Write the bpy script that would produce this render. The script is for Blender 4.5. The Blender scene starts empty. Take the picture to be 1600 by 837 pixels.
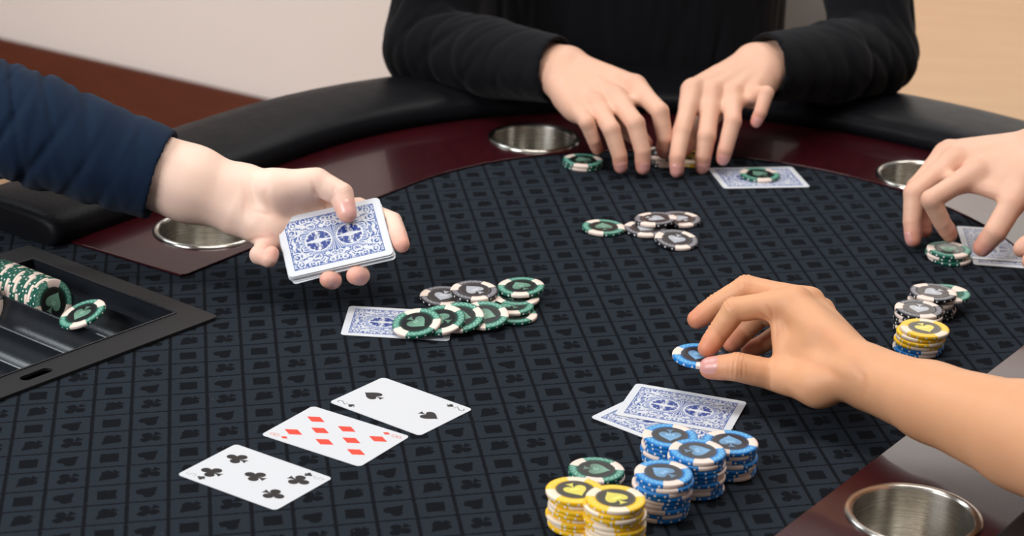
import bpy, bmesh, math, random
import numpy as np
from mathutils import Vector, Matrix, Quaternion
from mathutils.bvhtree import BVHTree

# ------------------------------------------------------------------ camera, world, lights, exposure
TZ = 0.76                                   # height of the playing surface above the floor (m)
F_PX, PITCH, CAM_H, ROLL = 3507.0, math.radians(20.852), 700.3, math.radians(2.6135)
_fw = np.array([0, math.cos(PITCH), -math.sin(PITCH)])
_r0 = np.array([1.0, 0, 0]); _u0 = np.cross(_r0, _fw)
_r = math.cos(ROLL)*_r0 + math.sin(ROLL)*_u0
_u = -math.sin(ROLL)*_r0 + math.cos(ROLL)*_u0
_c = np.array([0, 0, CAM_H])
scene = bpy.context.scene
COL = scene.collection
cam_d = bpy.data.cameras.new('camera')
cam = bpy.data.objects.new('camera', cam_d); COL.objects.link(cam)
M = Matrix.Identity(4)
for k in range(3):
    M[k][0] = _r[k]; M[k][1] = _u[k]; M[k][2] = -_fw[k]
M[0][3], M[1][3], M[2][3] = 0, 0, CAM_H/1000+TZ
cam.matrix_world = M
cam_d.sensor_width = 36.0
cam_d.lens = F_PX/1600*36.0
cam_d.clip_start = 0.05; cam_d.clip_end = 60
cam_d.dof.use_dof = True
cam_d.dof.focus_distance = 1.74
cam_d.dof.aperture_fstop = 9.5
scene.camera = cam

world = bpy.data.worlds.new('room_light'); scene.world = world
world.use_nodes = True
bg = world.node_tree.nodes['Background']
bg.inputs['Color'].default_value = (0.93, 0.96, 1.0, 1)
bg.inputs['Strength'].default_value = 0.11

def area(name, loc, target, sx, sy, power, color=(1, 1, 1)):
    d = bpy.data.lights.new(name, 'AREA'); d.shape = 'RECTANGLE'
    d.size, d.size_y, d.energy, d.color = sx, sy, power, color
    o = bpy.data.objects.new(name, d); COL.objects.link(o)
    o.location = loc
    o.rotation_euler = (Vector(target)-Vector(loc)).to_track_quat('-Z', 'Y').to_euler()
    return o
area('ceiling_panel_light', (0.15, 1.65, 2.75), (0.15, 1.75, 0.76), 1.3, 0.5, 17, (1.0, 0.97, 0.93))
area('window_light', (-2.15, 0.05, 2.25), (0.1, 1.9, 0.8), 1.5, 1.3, 50, (0.95, 0.97, 1.0))
area('left_wall_fill', (-1.6, 3.0, 0.8), (-0.85, 4.5, 0.0), 1.0, 0.5, 9.5, (1.0, 0.96, 0.94))  # low fill added to brighten the left wall; no lamp known there
area('back_wall_fill', (0.9, 5.9, 4.3), (0.9, 6.85, 2.7), 2.2, 0.5, 55, (1.0, 0.98, 0.97))  # added so the back wall shows brighter in the racetrack's reflection
area('tray_highlight_fill', (-1.55, 2.65, 2.5), (-0.3, 1.6, 0.76), 1.1, 0.6, 11, (0.88, 0.95, 1.0))  # no window known here; added for cool highlights on tray, rail and cups
area('rear_fill', (1.0, 4.3, 4.4), (1.0, 6.7, 2.2), 2.4, 1.4, 160, (1.0, 0.95, 0.9))  # added fill for rear floor and back wall, raised clear of reflections

scene.view_settings.view_transform = 'Standard'
scene.view_settings.look = 'None'
scene.view_settings.gamma = 1
scene.view_settings.exposure = 0.55
scene.cycles.use_denoising = True
scene.cycles.max_bounces = 6

random.seed(5)
RNG = np.random.default_rng(5)

# ------------------------------------------------------------------ coordinates (mm above the table surface; +y away, +z up)
def PD(px, py, D):            # point at camera depth D
    return _c + D*(_fw + _r*(px-800)/F_PX + _u*(418.5-py)/F_PX)
def PZ(px, py, z=0.0):        # point at height z over the table
    d = _fw + _r*(px-800)/F_PX + _u*(418.5-py)/F_PX
    return _c + d*((z-_c[2])/d[2])
AX = np.array([.554, .832]); AX /= np.linalg.norm(AX)       # table's long axis
NX = np.array([AX[1], -AX[0]])
def T(n, d, z=0.0):           # table frame: n across, d along
    w = NX*(n-907)+AX*(d+1650)
    return np.array([w[0], w[1], z])
def W(p):                     # mm -> metres in the room
    return Vector((p[0]/1000, p[1]/1000, p[2]/1000+TZ))
AXANG = math.atan2(AX[1], AX[0])

# ------------------------------------------------------------------ helpers: materials
def srgb(r, g, b):
    f = lambda c: (c/255/12.92) if c/255 <= 0.04045 else ((c/255+0.055)/1.055)**2.4
    return (f(r), f(g), f(b), 1.0)
class NT:
    def __init__(s, name, color=(0.5, 0.5, 0.5, 1), rough=0.5, spec=0.5, metal=0.0, coat=0.0, coat_rough=0.05):
        s.mat = bpy.data.materials.new(name); s.mat.use_nodes = True
        s.t = s.mat.node_tree; s.b = s.t.nodes['Principled BSDF']
        i = s.b.inputs
        i['Base Color'].default_value = color; i['Roughness'].default_value = rough
        i['Specular IOR Level'].default_value = spec; i['Metallic'].default_value = metal
        i['Coat Weight'].default_value = coat; i['Coat Roughness'].default_value = coat_rough
    def node(s, kind, **kw):
        n = s.t.nodes.new(kind)
        for k, v in kw.items(): setattr(n, k, v)
        return n
    def put(s, sock, v):
        if hasattr(v, 'is_linked'): s.t.links.new(v, sock)
        else: sock.default_value = v
    def m(s, op, a, b=None, c=None):
        n = s.node('ShaderNodeMath', operation=op)
        for k, v in enumerate((a, b, c)):
            if v is not None: s.put(n.inputs[k], v)
        return n.outputs[0]
    def add(s, a, b): return s.m('ADD', a, b)
    def sub(s, a, b): return s.m('SUBTRACT', a, b)
    def mul(s, a, b): return s.m('MULTIPLY', a, b)
    def mx(s, a, b): return s.m('MAXIMUM', a, b)
    def mn(s, a, b): return s.m('MINIMUM', a, b)
    def lt(s, a, b): return s.m('LESS_THAN', a, b)
    def gt(s, a, b): return s.m('GREATER_THAN', a, b)
    def step(s, a, lo, hi):
        n = s.node('ShaderNodeMapRange', interpolation_type='SMOOTHSTEP')
        s.put(n.inputs['Value'], a); n.inputs['From Min'].default_value = lo; n.inputs['From Max'].default_value = hi
        return n.outputs[0]
    def obj(s):
        n = s.node('ShaderNodeTexCoord'); return n.outputs['Object']
    def xyz(s, v):
        n = s.node('ShaderNodeSeparateXYZ'); s.t.links.new(v, n.inputs[0]); return n.outputs
    def vec(s, x, y, z=0.0):
        n = s.node('ShaderNodeCombineXYZ')
        for k, v in enumerate((x, y, z)): s.put(n.inputs[k], v)
        return n.outputs[0]
    def noise(s, v, scale, detail=2.0, rough=0.5, dist=0.0):
        n = s.node('ShaderNodeTexNoise'); s.t.links.new(v, n.inputs['Vector'])
        n.inputs['Scale'].default_value = scale; n.inputs['Detail'].default_value = detail
        n.inputs['Roughness'].default_value = rough; n.inputs['Distortion'].default_value = dist
        return n.outputs[0]
    def voro(s, v, scale, feature='F1'):
        n = s.node('ShaderNodeTexVoronoi', feature=feature); s.t.links.new(v, n.inputs['Vector'])
        n.inputs['Scale'].default_value = scale
        return n.outputs['Distance']
    def mix(s, f, a, b):
        n = s.node('ShaderNodeMix', data_type='RGBA')
        s.put(n.inputs[0], f); s.put(n.inputs[6], a); s.put(n.inputs[7], b)
        return n.outputs[2]
    def color(s, v): s.put(s.b.inputs['Base Color'], v)
    def rough(s, v): s.put(s.b.inputs['Roughness'], v)
    def bump(s, h, strength=0.3, dist=0.001):
        n = s.node('ShaderNodeBump'); n.inputs['Strength'].default_value = strength; n.inputs['Distance'].default_value = dist
        s.put(n.inputs['Height'], h); s.t.links.new(n.outputs[0], s.b.inputs['Normal'])

# ------------------------------------------------------------------ helpers: objects
def link(name, me, parent=None):
    o = bpy.data.objects.new(name, me); COL.objects.link(o)
    if parent is not None: o.parent = parent
    return o
def tag(o, label=None, cat=None, group=None, kind=None):
    if label: o['label'] = label
    if cat: o['category'] = cat
    if group: o['group'] = group
    if kind: o['kind'] = kind
    return o
def empty(name, loc, label, cat, group=None, rotz=0.0):
    o = link(name, None); o.location = loc; o.rotation_euler = (0, 0, rotz); o.empty_display_size = 0.05
    return tag(o, label, cat, group)
def rawmesh(name, V, Fc, mats, smooth=True, fmat=None):
    me = bpy.data.meshes.new(name)
    me.from_pydata([tuple(v) for v in V], [], [tuple(int(x) for x in f) for f in Fc])
    for m_ in (mats if isinstance(mats, (list, tuple)) else [mats]): me.materials.append(m_)
    if smooth: me.polygons.foreach_set('use_smooth', [True]*len(me.polygons))
    if fmat is not None: me.polygons.foreach_set('material_index', fmat)
    me.update(); return me
def wmesh(name, V, Fc, mat, parent=None, smooth=True, fmat=None, loc=None):
    """V in mm (table coordinates); stored relative to the parent Empty (unrotated) or to loc."""
    V = np.asarray(V, float)/1000; V[:, 2] += TZ
    base = np.array(parent.location) if parent is not None else (np.array(loc) if loc is not None else np.zeros(3))
    o = link(name, rawmesh(name, V-base, Fc, mat, smooth, fmat), parent)
    if parent is None and loc is not None: o.location = loc
    return o
def from_bm(name, bm, mats, parent=None, smooth=True, bev=0.0):
    bmesh.ops.recalc_face_normals(bm, faces=bm.faces[:])
    me = bpy.data.meshes.new(name); bm.to_mesh(me); bm.free()
    for m_ in (mats if isinstance(mats, (list, tuple)) else [mats]): me.materials.append(m_)
    if smooth: me.polygons.foreach_set('use_smooth', [True]*len(me.polygons))
    o = link(name, me, parent)
    if bev:
        b = o.modifiers.new('bevel', 'BEVEL'); b.width = bev; b.segments = 2; b.limit_method = 'ANGLE'; b.harden_normals = True
    return o
def sharp(o, ang=35):
    me = o.data
    bm = bmesh.new(); bm.from_mesh(me)
    for e in bm.edges:
        if len(e.link_faces) == 2 and e.calc_face_angle(0) > math.radians(ang): e.smooth = False
    bm.to_mesh(me); bm.free(); return o
def lathe(profile, n=48, close=False):
    """profile [(r,z)] -> verts, faces (mm)"""
    V, Fc = [], []
    m = len(profile)
    for r, z in profile:
        for k in range(n):
            a = 2*math.pi*k/n; V.append((r*math.cos(a), r*math.sin(a), z))
    for i in range(m-1):
        for k in range(n):
            k2 = (k+1) % n; Fc.append((i*n+k, i*n+k2, (i+1)*n+k2, (i+1)*n+k))
    return V, Fc
def boxbm(bm, c, s, rot=0.0):
    r = bmesh.ops.create_cube(bm, size=1.0)
    bmesh.ops.scale(bm, vec=s, verts=r['verts'])
    if rot: bmesh.ops.rotate(bm, cent=(0, 0, 0), matrix=Matrix.Rotation(rot, 3, 'Z'), verts=r['verts'])
    bmesh.ops.translate(bm, vec=c, verts=r['verts'])

# ------------------------------------------------------------------ materials
def mat_wall():
    m = NT('wall_paint', srgb(214, 204, 198), 0.85, 0.2)
    n = m.noise(m.obj(), 240, 3); m.bump(n, 0.12, 0.001)
    m.color(m.mix(m.noise(m.obj(), 1.3, 2), srgb(211, 200, 194), srgb(217, 207, 201)))
    return m.mat
def mat_baseboard():
    m = NT('dark_stained_wood', srgb(84, 40, 25), 0.5, 0.3)
    x = m.xyz(m.obj()); n = m.noise(m.vec(m.mul(x[0], 3.0), m.mul(x[1], 3.0), m.mul(x[2], 40.0)), 3, 4)
    m.color(m.mix(n, srgb(72, 32, 20), srgb(98, 48, 31))); return m.mat
def mat_floor():
    m = NT('oak_floor', srgb(205, 165, 120), 0.5, 0.3)
    x = m.xyz(m.obj()); v = m.vec(m.mul(x[0], 1.2), m.mul(x[1], 9.0), 0.0)
    n = m.noise(v, 2.2, 4, 0.6); pl = m.m('FRACT', m.mul(x[1], 1/0.14))
    seam = m.lt(pl, 0.03)
    c = m.mix(n, srgb(154, 122, 92), srgb(176, 146, 115))
    m.color(m.mix(m.mul(seam, 0.4), c, srgb(130, 90, 55))); return m.mat
def mat_leather():
    m = NT('black_vinyl', (0.0055, 0.0055, 0.007, 1), 0.42, 0.08)
    v = m.voro(m.obj(), 420); n = m.noise(m.obj(), 60, 4)
    m.bump(m.add(v, m.mul(n, 0.5)), 0.2, 0.0008); m.rough(m.add(0.36, m.mul(n, 0.14))); return m.mat
def mat_lacquer():
    m = NT('maroon_lacquered_wood', srgb(64, 14, 20), 0.26, 0.2, 0, 0.33, 0.06)
    m.b.inputs['Coat IOR'].default_value = 1.5
    x = m.xyz(m.obj()); n = m.noise(m.vec(m.mul(x[0], 6.0), m.mul(x[1], 1.5), x[2]), 18, 4, 0.6)
    m.color(m.mix(n, srgb(40, 8, 13), srgb(57, 13, 18)))
    m.rough(m.add(0.2, m.mul(m.noise(m.obj(), 30, 2), 0.08))); return m.mat
def mat_cloth():
    m = NT('suited_speed_cloth', (0.02, 0.02, 0.03, 1), 0.95, 0.06)
    x = m.xyz(m.obj()); X = m.mul(x[0], 1000.0); Y = m.mul(x[1], 1000.0)
    # lattice of the print: origin and the two cell vectors (mm)
    o0, e1, e2 = (-14.9, 1636.0), (26.9, 7.7), (4.4, -28.55)
    det = e1[0]*e2[1]-e1[1]*e2[0]
    dx, dy = m.sub(X, o0[0]), m.sub(Y, o0[1])
    i = m.sub(m.mul(dx, e2[1]/det), m.mul(dy, e2[0]/det))
    j = m.sub(m.mul(dy, e1[0]/det), m.mul(dx, e1[1]/det))
    wob = m.mul(m.sub(m.noise(m.obj(), 520, 2), 0.5), 0.08)
    i = m.add(i, wob); j = m.add(j, wob)
    ci = m.sub(m.m('FRACT', i), 0.5); cj = m.sub(m.m('FRACT', j), 0.5)
    pi_ = m.gt(m.m('FRACT', m.mul(m.m('FLOOR', i), 0.5)), 0.25)
    pj_ = m.gt(m.m('FRACT', m.mul(m.m('FLOOR', j), 0.5)), 0.25)
    s2 = 1/math.sqrt(2)
    y = m.mul(m.sub(cj, ci), s2); xx = m.m('ABSOLUTE', m.mul(m.add(ci, cj), s2))
    def circ(cx, cy, r):
        a = m.sub(xx, cx); b = m.sub(y, cy)
        return m.lt(m.add(m.mul(a, a), m.mul(b, b)), r*r)
    def tri(y_tip, y_base, half, up=1):     # triangle with its tip at y_tip
        t = m.mul(m.sub(y, y_tip), 1/(y_base-y_tip))
        return m.mul(m.mul(m.gt(t, 0.0), m.lt(t, 1.0)), m.lt(xx, m.mul(t, half)))
    dia = m.lt(m.add(m.mul(xx, 1.0), m.m('ABSOLUTE', y)), 0.33)
    heart = m.mx(circ(0.12, 0.09, 0.15), tri(-0.32, 0.05, 0.255))
    stem = tri(-0.10, -0.33, 0.12)
    spade = m.mx(m.mx(circ(0.12, -0.08, 0.145), tri(0.33, -0.04, 0.25)), stem)
    club = m.mx(m.mx(m.mx(circ(0.0, 0.16, 0.135), circ(0.155, -0.06, 0.135)), circ(0, 0, 0.09)), stem)
    rowb = m.add(m.mul(pi_, dia), m.mul(m.sub(1.0, pi_), heart))
    rowa = m.add(m.mul(pi_, spade), m.mul(m.sub(1.0, pi_), club))
    suit = m.add(m.mul(pj_, rowa), m.mul(m.sub(1.0, pj_), rowb))
    li = m.step(m.m('ABSOLUTE', m.sub(0.5, m.m('ABSOLUTE', ci))), 0.062, 0.035)
    lj = m.step(m.m('ABSOLUTE', m.sub(0.5, m.m('ABSOLUTE', cj))), 0.045, 0.02)
    dark = m.mx(m.mx(li, lj), suit)
    weave = m.noise(m.obj(), 1600, 2, 0.7)
    w2 = m.noise(m.obj(), 450, 2)
    light_c = m.mix(weave, srgb(20, 24, 29), srgb(48, 55, 63))
    dark_c = m.mix(weave, srgb(8, 9, 12), srgb(20, 21, 26))
    c = m.mix(m.mul(dark, 0.92), light_c, dark_c)
    speck = m.lt(m.voro(m.obj(), 55), 0.018)
    m.color(m.mix(m.mul(speck, 0.25), c, srgb(200, 200, 210)))
    m.bump(m.add(weave, m.mul(w2, 0.6)), 0.35, 0.0006)
    return m.mat
def mat_steel():
    m = NT('brushed_steel', srgb(204, 199, 190), 0.3, 0.5, 1.0)
    m.b.inputs['Anisotropic Rotation'].default_value = 0.25
    x = m.xyz(m.obj()); n = m.noise(m.vec(m.mul(x[0], 2.0), m.mul(x[1], 2.0), m.mul(x[2], 900.0)), 1.0, 2)
    m.rough(m.add(0.22, m.mul(n, 0.1)))
    m.b.inputs['Anisotropic'].default_value = 0.85
    tg = m.node('ShaderNodeTangent', direction_type='RADIAL', axis='Z'); m.t.links.new(tg.outputs[0], m.b.inputs['Tangent'])
    return m.mat
def mat_tray():
    m = NT('black_abs_plastic', (0.010, 0.012, 0.016, 1), 0.3, 0.65)
    n = m.noise(m.obj(), 500, 2); m.rough(m.add(0.24, m.mul(n, 0.06))); return m.mat
def mat_tray_flange():
    m = NT('matt_black_abs', (0.014, 0.013, 0.014, 1), 0.55, 0.35)
    n = m.noise(m.obj(), 900, 2); m.bump(n, 0.15, 0.0004); return m.mat
def mat_skin(name, base, red, tip):
    m = NT(name, base, 0.5, 0.35)
    a = m.node('ShaderNodeAttribute', attribute_name='flush')
    sep = m.node('ShaderNodeSeparateColor'); m.t.links.new(a.outputs['Color'], sep.inputs[0])
    n = m.noise(m.obj(), 38, 3, 0.6); n2 = m.noise(m.obj(), 260, 2)
    c = m.mix(m.mul(n, 0.35), base, red)
    c = m.mix(m.mul(sep.outputs[0], 0.75), c, tip)
    c = m.mix(m.mul(sep.outputs[1], 0.5), c, red)
    m.color(c)
    m.b.inputs['Subsurface Weight'].default_value = 0.16
    m.b.inputs['Subsurface Radius'].default_value = (1.0, 0.35, 0.2)
    m.b.inputs['Subsurface Scale'].default_value = 0.006
    m.rough(m.add(0.42, m.mul(n2, 0.16)))
    v = m.voro(m.obj(), 700)
    m.bump(m.add(m.mul(v, 0.5), n2), 0.12, 0.0006)
    return m.mat
def mat_nail(name, c):
    m = NT(name, c, 0.28, 0.5); m.b.inputs['Subsurface Weight'].default_value = 0.1
    m.b.inputs['Subsurface Scale'].default_value = 0.003; return m.mat
def mat_fabric(name, c1, c2, scale=900, rough=0.9):
    m = NT(name, c1, rough, 0.15)
    n = m.noise(m.obj(), scale, 2, 0.7); k = m.noise(m.obj(), 25, 3)
    m.color(m.mix(m.add(m.mul(n, 0.6), m.mul(k, 0.4)), c1, c2))
    m.bump(n, 0.3, 0.0008); m.b.inputs['Sheen Weight'].default_value = 0.05
    return m.mat
def mat_plain(name, c, rough=0.5, spec=0.5, metal=0.0):
    m = NT(name, c, rough, spec, metal)
    n = m.noise(m.obj(), 300, 2); m.bump(n, 0.03, 0.0004); return m.mat
def mat_card_back():
    m = NT('card_back_print', (0.9, 0.9, 0.9, 1), 0.38, 0.45)
    x = m.xyz(m.obj()); X = m.mul(x[0], 1000.0); Y = m.mul(x[1], 1000.0)
    ax = m.m('ABSOLUTE', X); ay = m.m('ABSOLUTE', Y)
    hx, hy = 38.2, 26.2
    inside = m.mul(m.lt(ax, hx), m.lt(ay, hy))
    edge = m.mn(m.sub(hx, ax), m.sub(hy, ay))           # distance to the printed edge
    line = m.mul(inside, m.add(m.lt(edge, 0.7), m.mul(m.gt(edge, 1.5), m.lt(edge, 1.9))))
    # scrolls: distorted rings, mirrored left/right and top/bottom
    q = m.vec(ax, ay, 0.0)
    warp = m.noise(q, 0.11, 1.0)
    s1 = m.m('SINE', m.mul(m.voro(q, 0.14), 19.0))
    s2 = m.m('SINE', m.add(m.mul(warp, 60.0), m.mul(ax, 0.5)))
    sc = m.mx(m.step(s1, 0.0, 0.4), m.mul(m.step(s2, 0.4, 0.75), 0.85))
    dots = m.step(m.voro(q, 0.42), 0.28, 0.2)
    sc = m.mx(sc, dots)
    # medallions
    cx = m.sub(ax, 13.2); rad = m.m('SQRT', m.add(m.mul(cx, cx), m.mul(Y, Y)))
    disc = m.lt(rad, 10.6); ringw = m.mul(m.lt(rad, 11.5), m.gt(rad, 10.3))
    band = m.mul(m.lt(rad, 14.6), m.gt(rad, 11.5))
    feather = m.step(m.noise(m.vec(m.mul(cx, 0.8), m.mul(ay, 0.8), 3.0), 0.42, 2.0, 0.6, 1.2), 0.53, 0.57)
    fig = m.lt(ay, m.add(0.5, m.mul(m.sub(10.6, rad), 0.16)))
    fig2 = m.mul(m.lt(m.m('ABSOLUTE', cx), m.add(0.5, m.mul(ay, 0.1))), m.lt(ay, 9.0))
    dwhite = m.mn(1.0, m.add(m.add(feather, fig), m.mul(fig2, 0.6)))
    # rays between the medallions
    th = m.m('ARCTAN2', ay, m.add(ax, 0.0001))
    ray = m.step(m.m('SINE', m.mul(th, 44.0)), -0.1, 0.4)
    rc = m.m('SQRT', m.add(m.mul(X, X), m.mul(Y, Y)))
    fan = m.mul(m.lt(rc, 12.5), m.gt(rad, 11.5))
    blue = srgb(66, 92, 156); deep = srgb(36, 62, 136); white = srgb(214, 216, 220); pale = srgb(140, 154, 192)
    c = m.mix(sc, blue, white)
    c = m.mix(m.mul(band, 0.55), c, pale)
    c = m.mix(fan, c, m.mix(ray, blue, white))
    c = m.mix(disc, c, m.mix(dwhite, deep, white))
    c = m.mix(ringw, c, white)
    c = m.mix(line, c, blue)
    c = m.mix(m.mul(inside, 1.0), white, c)
    m.color(c); return m.mat
MAT = dict(
    wall=mat_wall(), baseboard=mat_baseboard(), floor=mat_floor(), leather=mat_leather(), lacquer=mat_lacquer(),
    cloth=mat_cloth(), steel=mat_steel(), tray=mat_tray(), flange=mat_tray_flange(), back=mat_card_back(),
    card=mat_plain('card_stock', srgb(214, 215, 218), 0.4, 0.45), cardedge=mat_plain('card_edge', srgb(198, 198, 198), 0.6, 0.3),
    ink_black=mat_plain('black_ink', srgb(28, 24, 24), 0.4), ink_red=mat_plain('red_ink', srgb(226, 66, 44), 0.4),
    ink_grey=mat_plain('pale_grey_ink', srgb(170, 170, 168), 0.4), ink_pink=mat_plain('pale_red_ink', srgb(228, 140, 124), 0.4),
    navy=mat_fabric('navy_cotton', srgb(7, 20, 37), srgb(21, 41, 66), 1400, 0.85),
    black=mat_fabric('black_jersey', srgb(6, 6, 9), srgb(15, 15, 20), 900, 0.9),
    grey=mat_fabric('grey_jersey', srgb(90, 92, 98), srgb(120, 122, 128)),
    white_trim=mat_plain('white_paint', srgb(225, 222, 218), 0.5), dark=mat_plain('dark_paint', (0.01, 0.01, 0.011, 1), 0.6),
    white_plastic=mat_plain('white_plastic', srgb(220, 220, 220), 0.35), mesh=mat_plain('grey_mesh_thread', srgb(172, 171, 170), 0.7),
    skin_pale=mat_skin('pale_skin', srgb(246, 212, 192), srgb(238, 186, 164), srgb(230, 150, 130)),
    skin_mid=mat_skin('fair_skin', srgb(228, 182, 156), srgb(214, 152, 126), srgb(208, 122, 104)),
    skin_tan=mat_skin('tanned_skin', srgb(224, 166, 124), srgb(208, 138, 98), srgb(214, 124, 96)),
    nail=mat_nail('fingernail', srgb(236, 178, 166)), nail_b=mat_nail('rosy_fingernail', srgb(218, 156, 146)),
)

# ------------------------------------------------------------------ room
def structure(o, kind='structure'): o['kind'] = kind; return o
bm = bmesh.new(); bmesh.ops.create_grid(bm, x_segments=1, y_segments=1, size=1)
bmesh.ops.scale(bm, vec=(5.5, 6.0, 1), verts=bm.verts); bmesh.ops.translate(bm, vec=(0.5, 4.0, 0), verts=bm.verts)
structure(from_bm('floor', bm, MAT['floor'], smooth=False))
a_, b_ = PZ(0, 62, -610)/1000, PZ(430, 160, -610)/1000
wd = Vector((b_[0]-a_[0], b_[1]-a_[1], 0)).normalized(); wn = Vector((-wd.y, wd.x, 0))      # wn points away from the camera
w0 = Vector((b_[0], b_[1], 0))-wd*4.0
wend_len = 4.0+0.33
def wallbox(name, s0, s1, off0, off1, z0, z1, mat, bev=0.0):
    bm = bmesh.new(); cs = [(s0, off0), (s1, off0), (s1, off1), (s0, off1)]
    lo = [bm.verts.new(w0+wd*s+wn*t+Vector((0, 0, z0))) for s, t in cs]
    hi = [bm.verts.new(w0+wd*s+wn*t+Vector((0, 0, z1))) for s, t in cs]
    bm.faces.new(lo); bm.faces.new(hi)
    for k in range(4): bm.faces.new((lo[k], lo[(k+1) % 4], hi[(k+1) % 4], hi[k]))
    return structure(from_bm(name, bm, mat, smooth=False, bev=bev))
wallbox('wall_left', 0, wend_len, 0.012, 0.16, 0, 2.8, MAT['wall'])
wallbox('baseboard_left', 0, wend_len-0.05, -0.004, 0.012, 0, 0.15, MAT['baseboard'], 0.002)
wallbox('trim_1', wend_len-0.03, wend_len+0.06, -0.006, 0.17, 0, 2.8, MAT['white_trim'], 0.004)
bm = bmesh.new(); boxbm(bm, (0.5, 6.85, 1.65), (11, 0.1, 3.3)); structure(from_bm('wall_back', bm, MAT['white_trim'], smooth=False))  # unseen back wall; distance, height and white paint chosen for the racetrack's reflection
bm = bmesh.new(); boxbm(bm, (5.9, 4.0, 1.4), (0.1, 11.9, 2.8)); structure(from_bm('wall_right', bm, MAT['wall'], smooth=False))

# ------------------------------------------------------------------ poker table
D_END, D_FAR, D_CUT = -327.0, -1150.0, -800.0
def stadium(r, d0=D_END, d1=D_CUT, na=40):
    """points along the C-shaped ring at distance r from the axis: left straight, far end, right straight, near end, left straight"""
    P = [(-r, d0+(0-d0)*k/10) for k in range(10)]
    P += [(-r*math.cos(math.pi*k/na), r*math.sin(math.pi*k/na)) for k in range(na+1)]
    P += [(r, D_FAR*k/14) for k in range(1, 14)]
    P += [(r*math.cos(math.pi*k/na), D_FAR-r*math.sin(math.pi*k/na)) for k in range(na+1)]
    P += [(-r, D_FAR+(d1-D_FAR)*k/10) for k in range(1, 11)]
    return P
tc = T(0, -575); TLOC = Vector((tc[0]/1000, tc[1]/1000, 0))
table = empty('poker_table', TLOC, 'black oval poker table with suit-printed cloth, maroon racetrack and padded rail', 'table')
CUPS = [('far', PZ(834, 217, 2)), ('right_far', PZ(1442, 277, 2)), ('left', PZ(322, 361, 2)), ('near', PZ(1427, 806, 2))]
CUP_R = 43.0
def tri_sheet(name, outer, holes, z, thick, mat, parent, bev=0.0):
    bm = bmesh.new(); edges = []
    for loop in [outer]+holes:
        vs = [bm.verts.new((W((p[0], p[1], z))-parent.location)) for p in loop]
        for k in range(len(vs)): edges.append(bm.edges.new((vs[k], vs[(k+1) % len(vs)])))
    bmesh.ops.triangle_fill(bm, use_beauty=True, use_dissolve=False, edges=edges)
    r = bmesh.ops.extrude_face_region(bm, geom=bm.faces[:])
    bmesh.ops.translate(bm, vec=(0, 0, -thick/1000), verts=[g for g in r['geom'] if isinstance(g, bmesh.types.BMVert)])
    o = from_bm(name, bm, mat, parent, smooth=False, bev=bev)
    return o
# tray opening in the table frame
TR_ROT = math.radians(-4.0)
def TRAY(n, d, z=0.0):      # tray frame: origin = outer corner nearest the pot; -n across the rows' length, -d along
    c, s = math.cos(TR_ROT), math.sin(TR_ROT)
    return T(-227+n*c-d*s, -374+n*s+d*c, z)
TRAY_L, TRAY_W = 470.0, 235.0     # along the table, across it
hole = [TRAY(-14, -10)[:2], TRAY(-14, -TRAY_L+10)[:2], TRAY(-TRAY_W+14, -TRAY_L+10)[:2], TRAY(-TRAY_W+14, -10)[:2]]
full = [(-560*math.cos(math.pi*k/40), 560*math.sin(math.pi*k/40)) for k in range(41)]
full += [(560*math.cos(math.pi*k/40), D_FAR-560*math.sin(math.pi*k/40)) for k in range(41)]
full_in = [(n*0.97, -575+(d+575)*0.985) for n, d in full]
HOLES = [[(c[0]+(CUP_R-0.5)*math.cos(2*math.pi*k/40), c[1]+(CUP_R-0.5)*math.sin(2*math.pi*k/40)) for k in range(40)] for _, c in CUPS]
cloth = tri_sheet('playing_cloth', [T(*p)[:2] for p in full_in], [hole]+HOLES, 0.0, 4, MAT['cloth'], table)
cloth.data.transform(Matrix.Translation(table.location)); cloth.matrix_parent_inverse = Matrix.Translation(-table.location)   # keeps the print in room units
tri_sheet('tabletop_board', [T(*p)[:2] for p in full_in], [hole]+HOLES, -4.2, 26, MAT['dark'], table)
# racetrack: rounded at its ends
def ring_poly(ri, ro):
    a = stadium(ri); b = stadium(ro)
    cr = 9.0
    a[0] = (-ri-cr*0.3, D_END+cr*0.3); a.insert(1, (-ri, D_END+cr))
    return [T(*p)[:2] for p in a+b[::-1]]
tri_sheet('racetrack', ring_poly(312, 462), HOLES, 2.4, 2.2, MAT['lacquer'], table, bev=0.0009)
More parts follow.
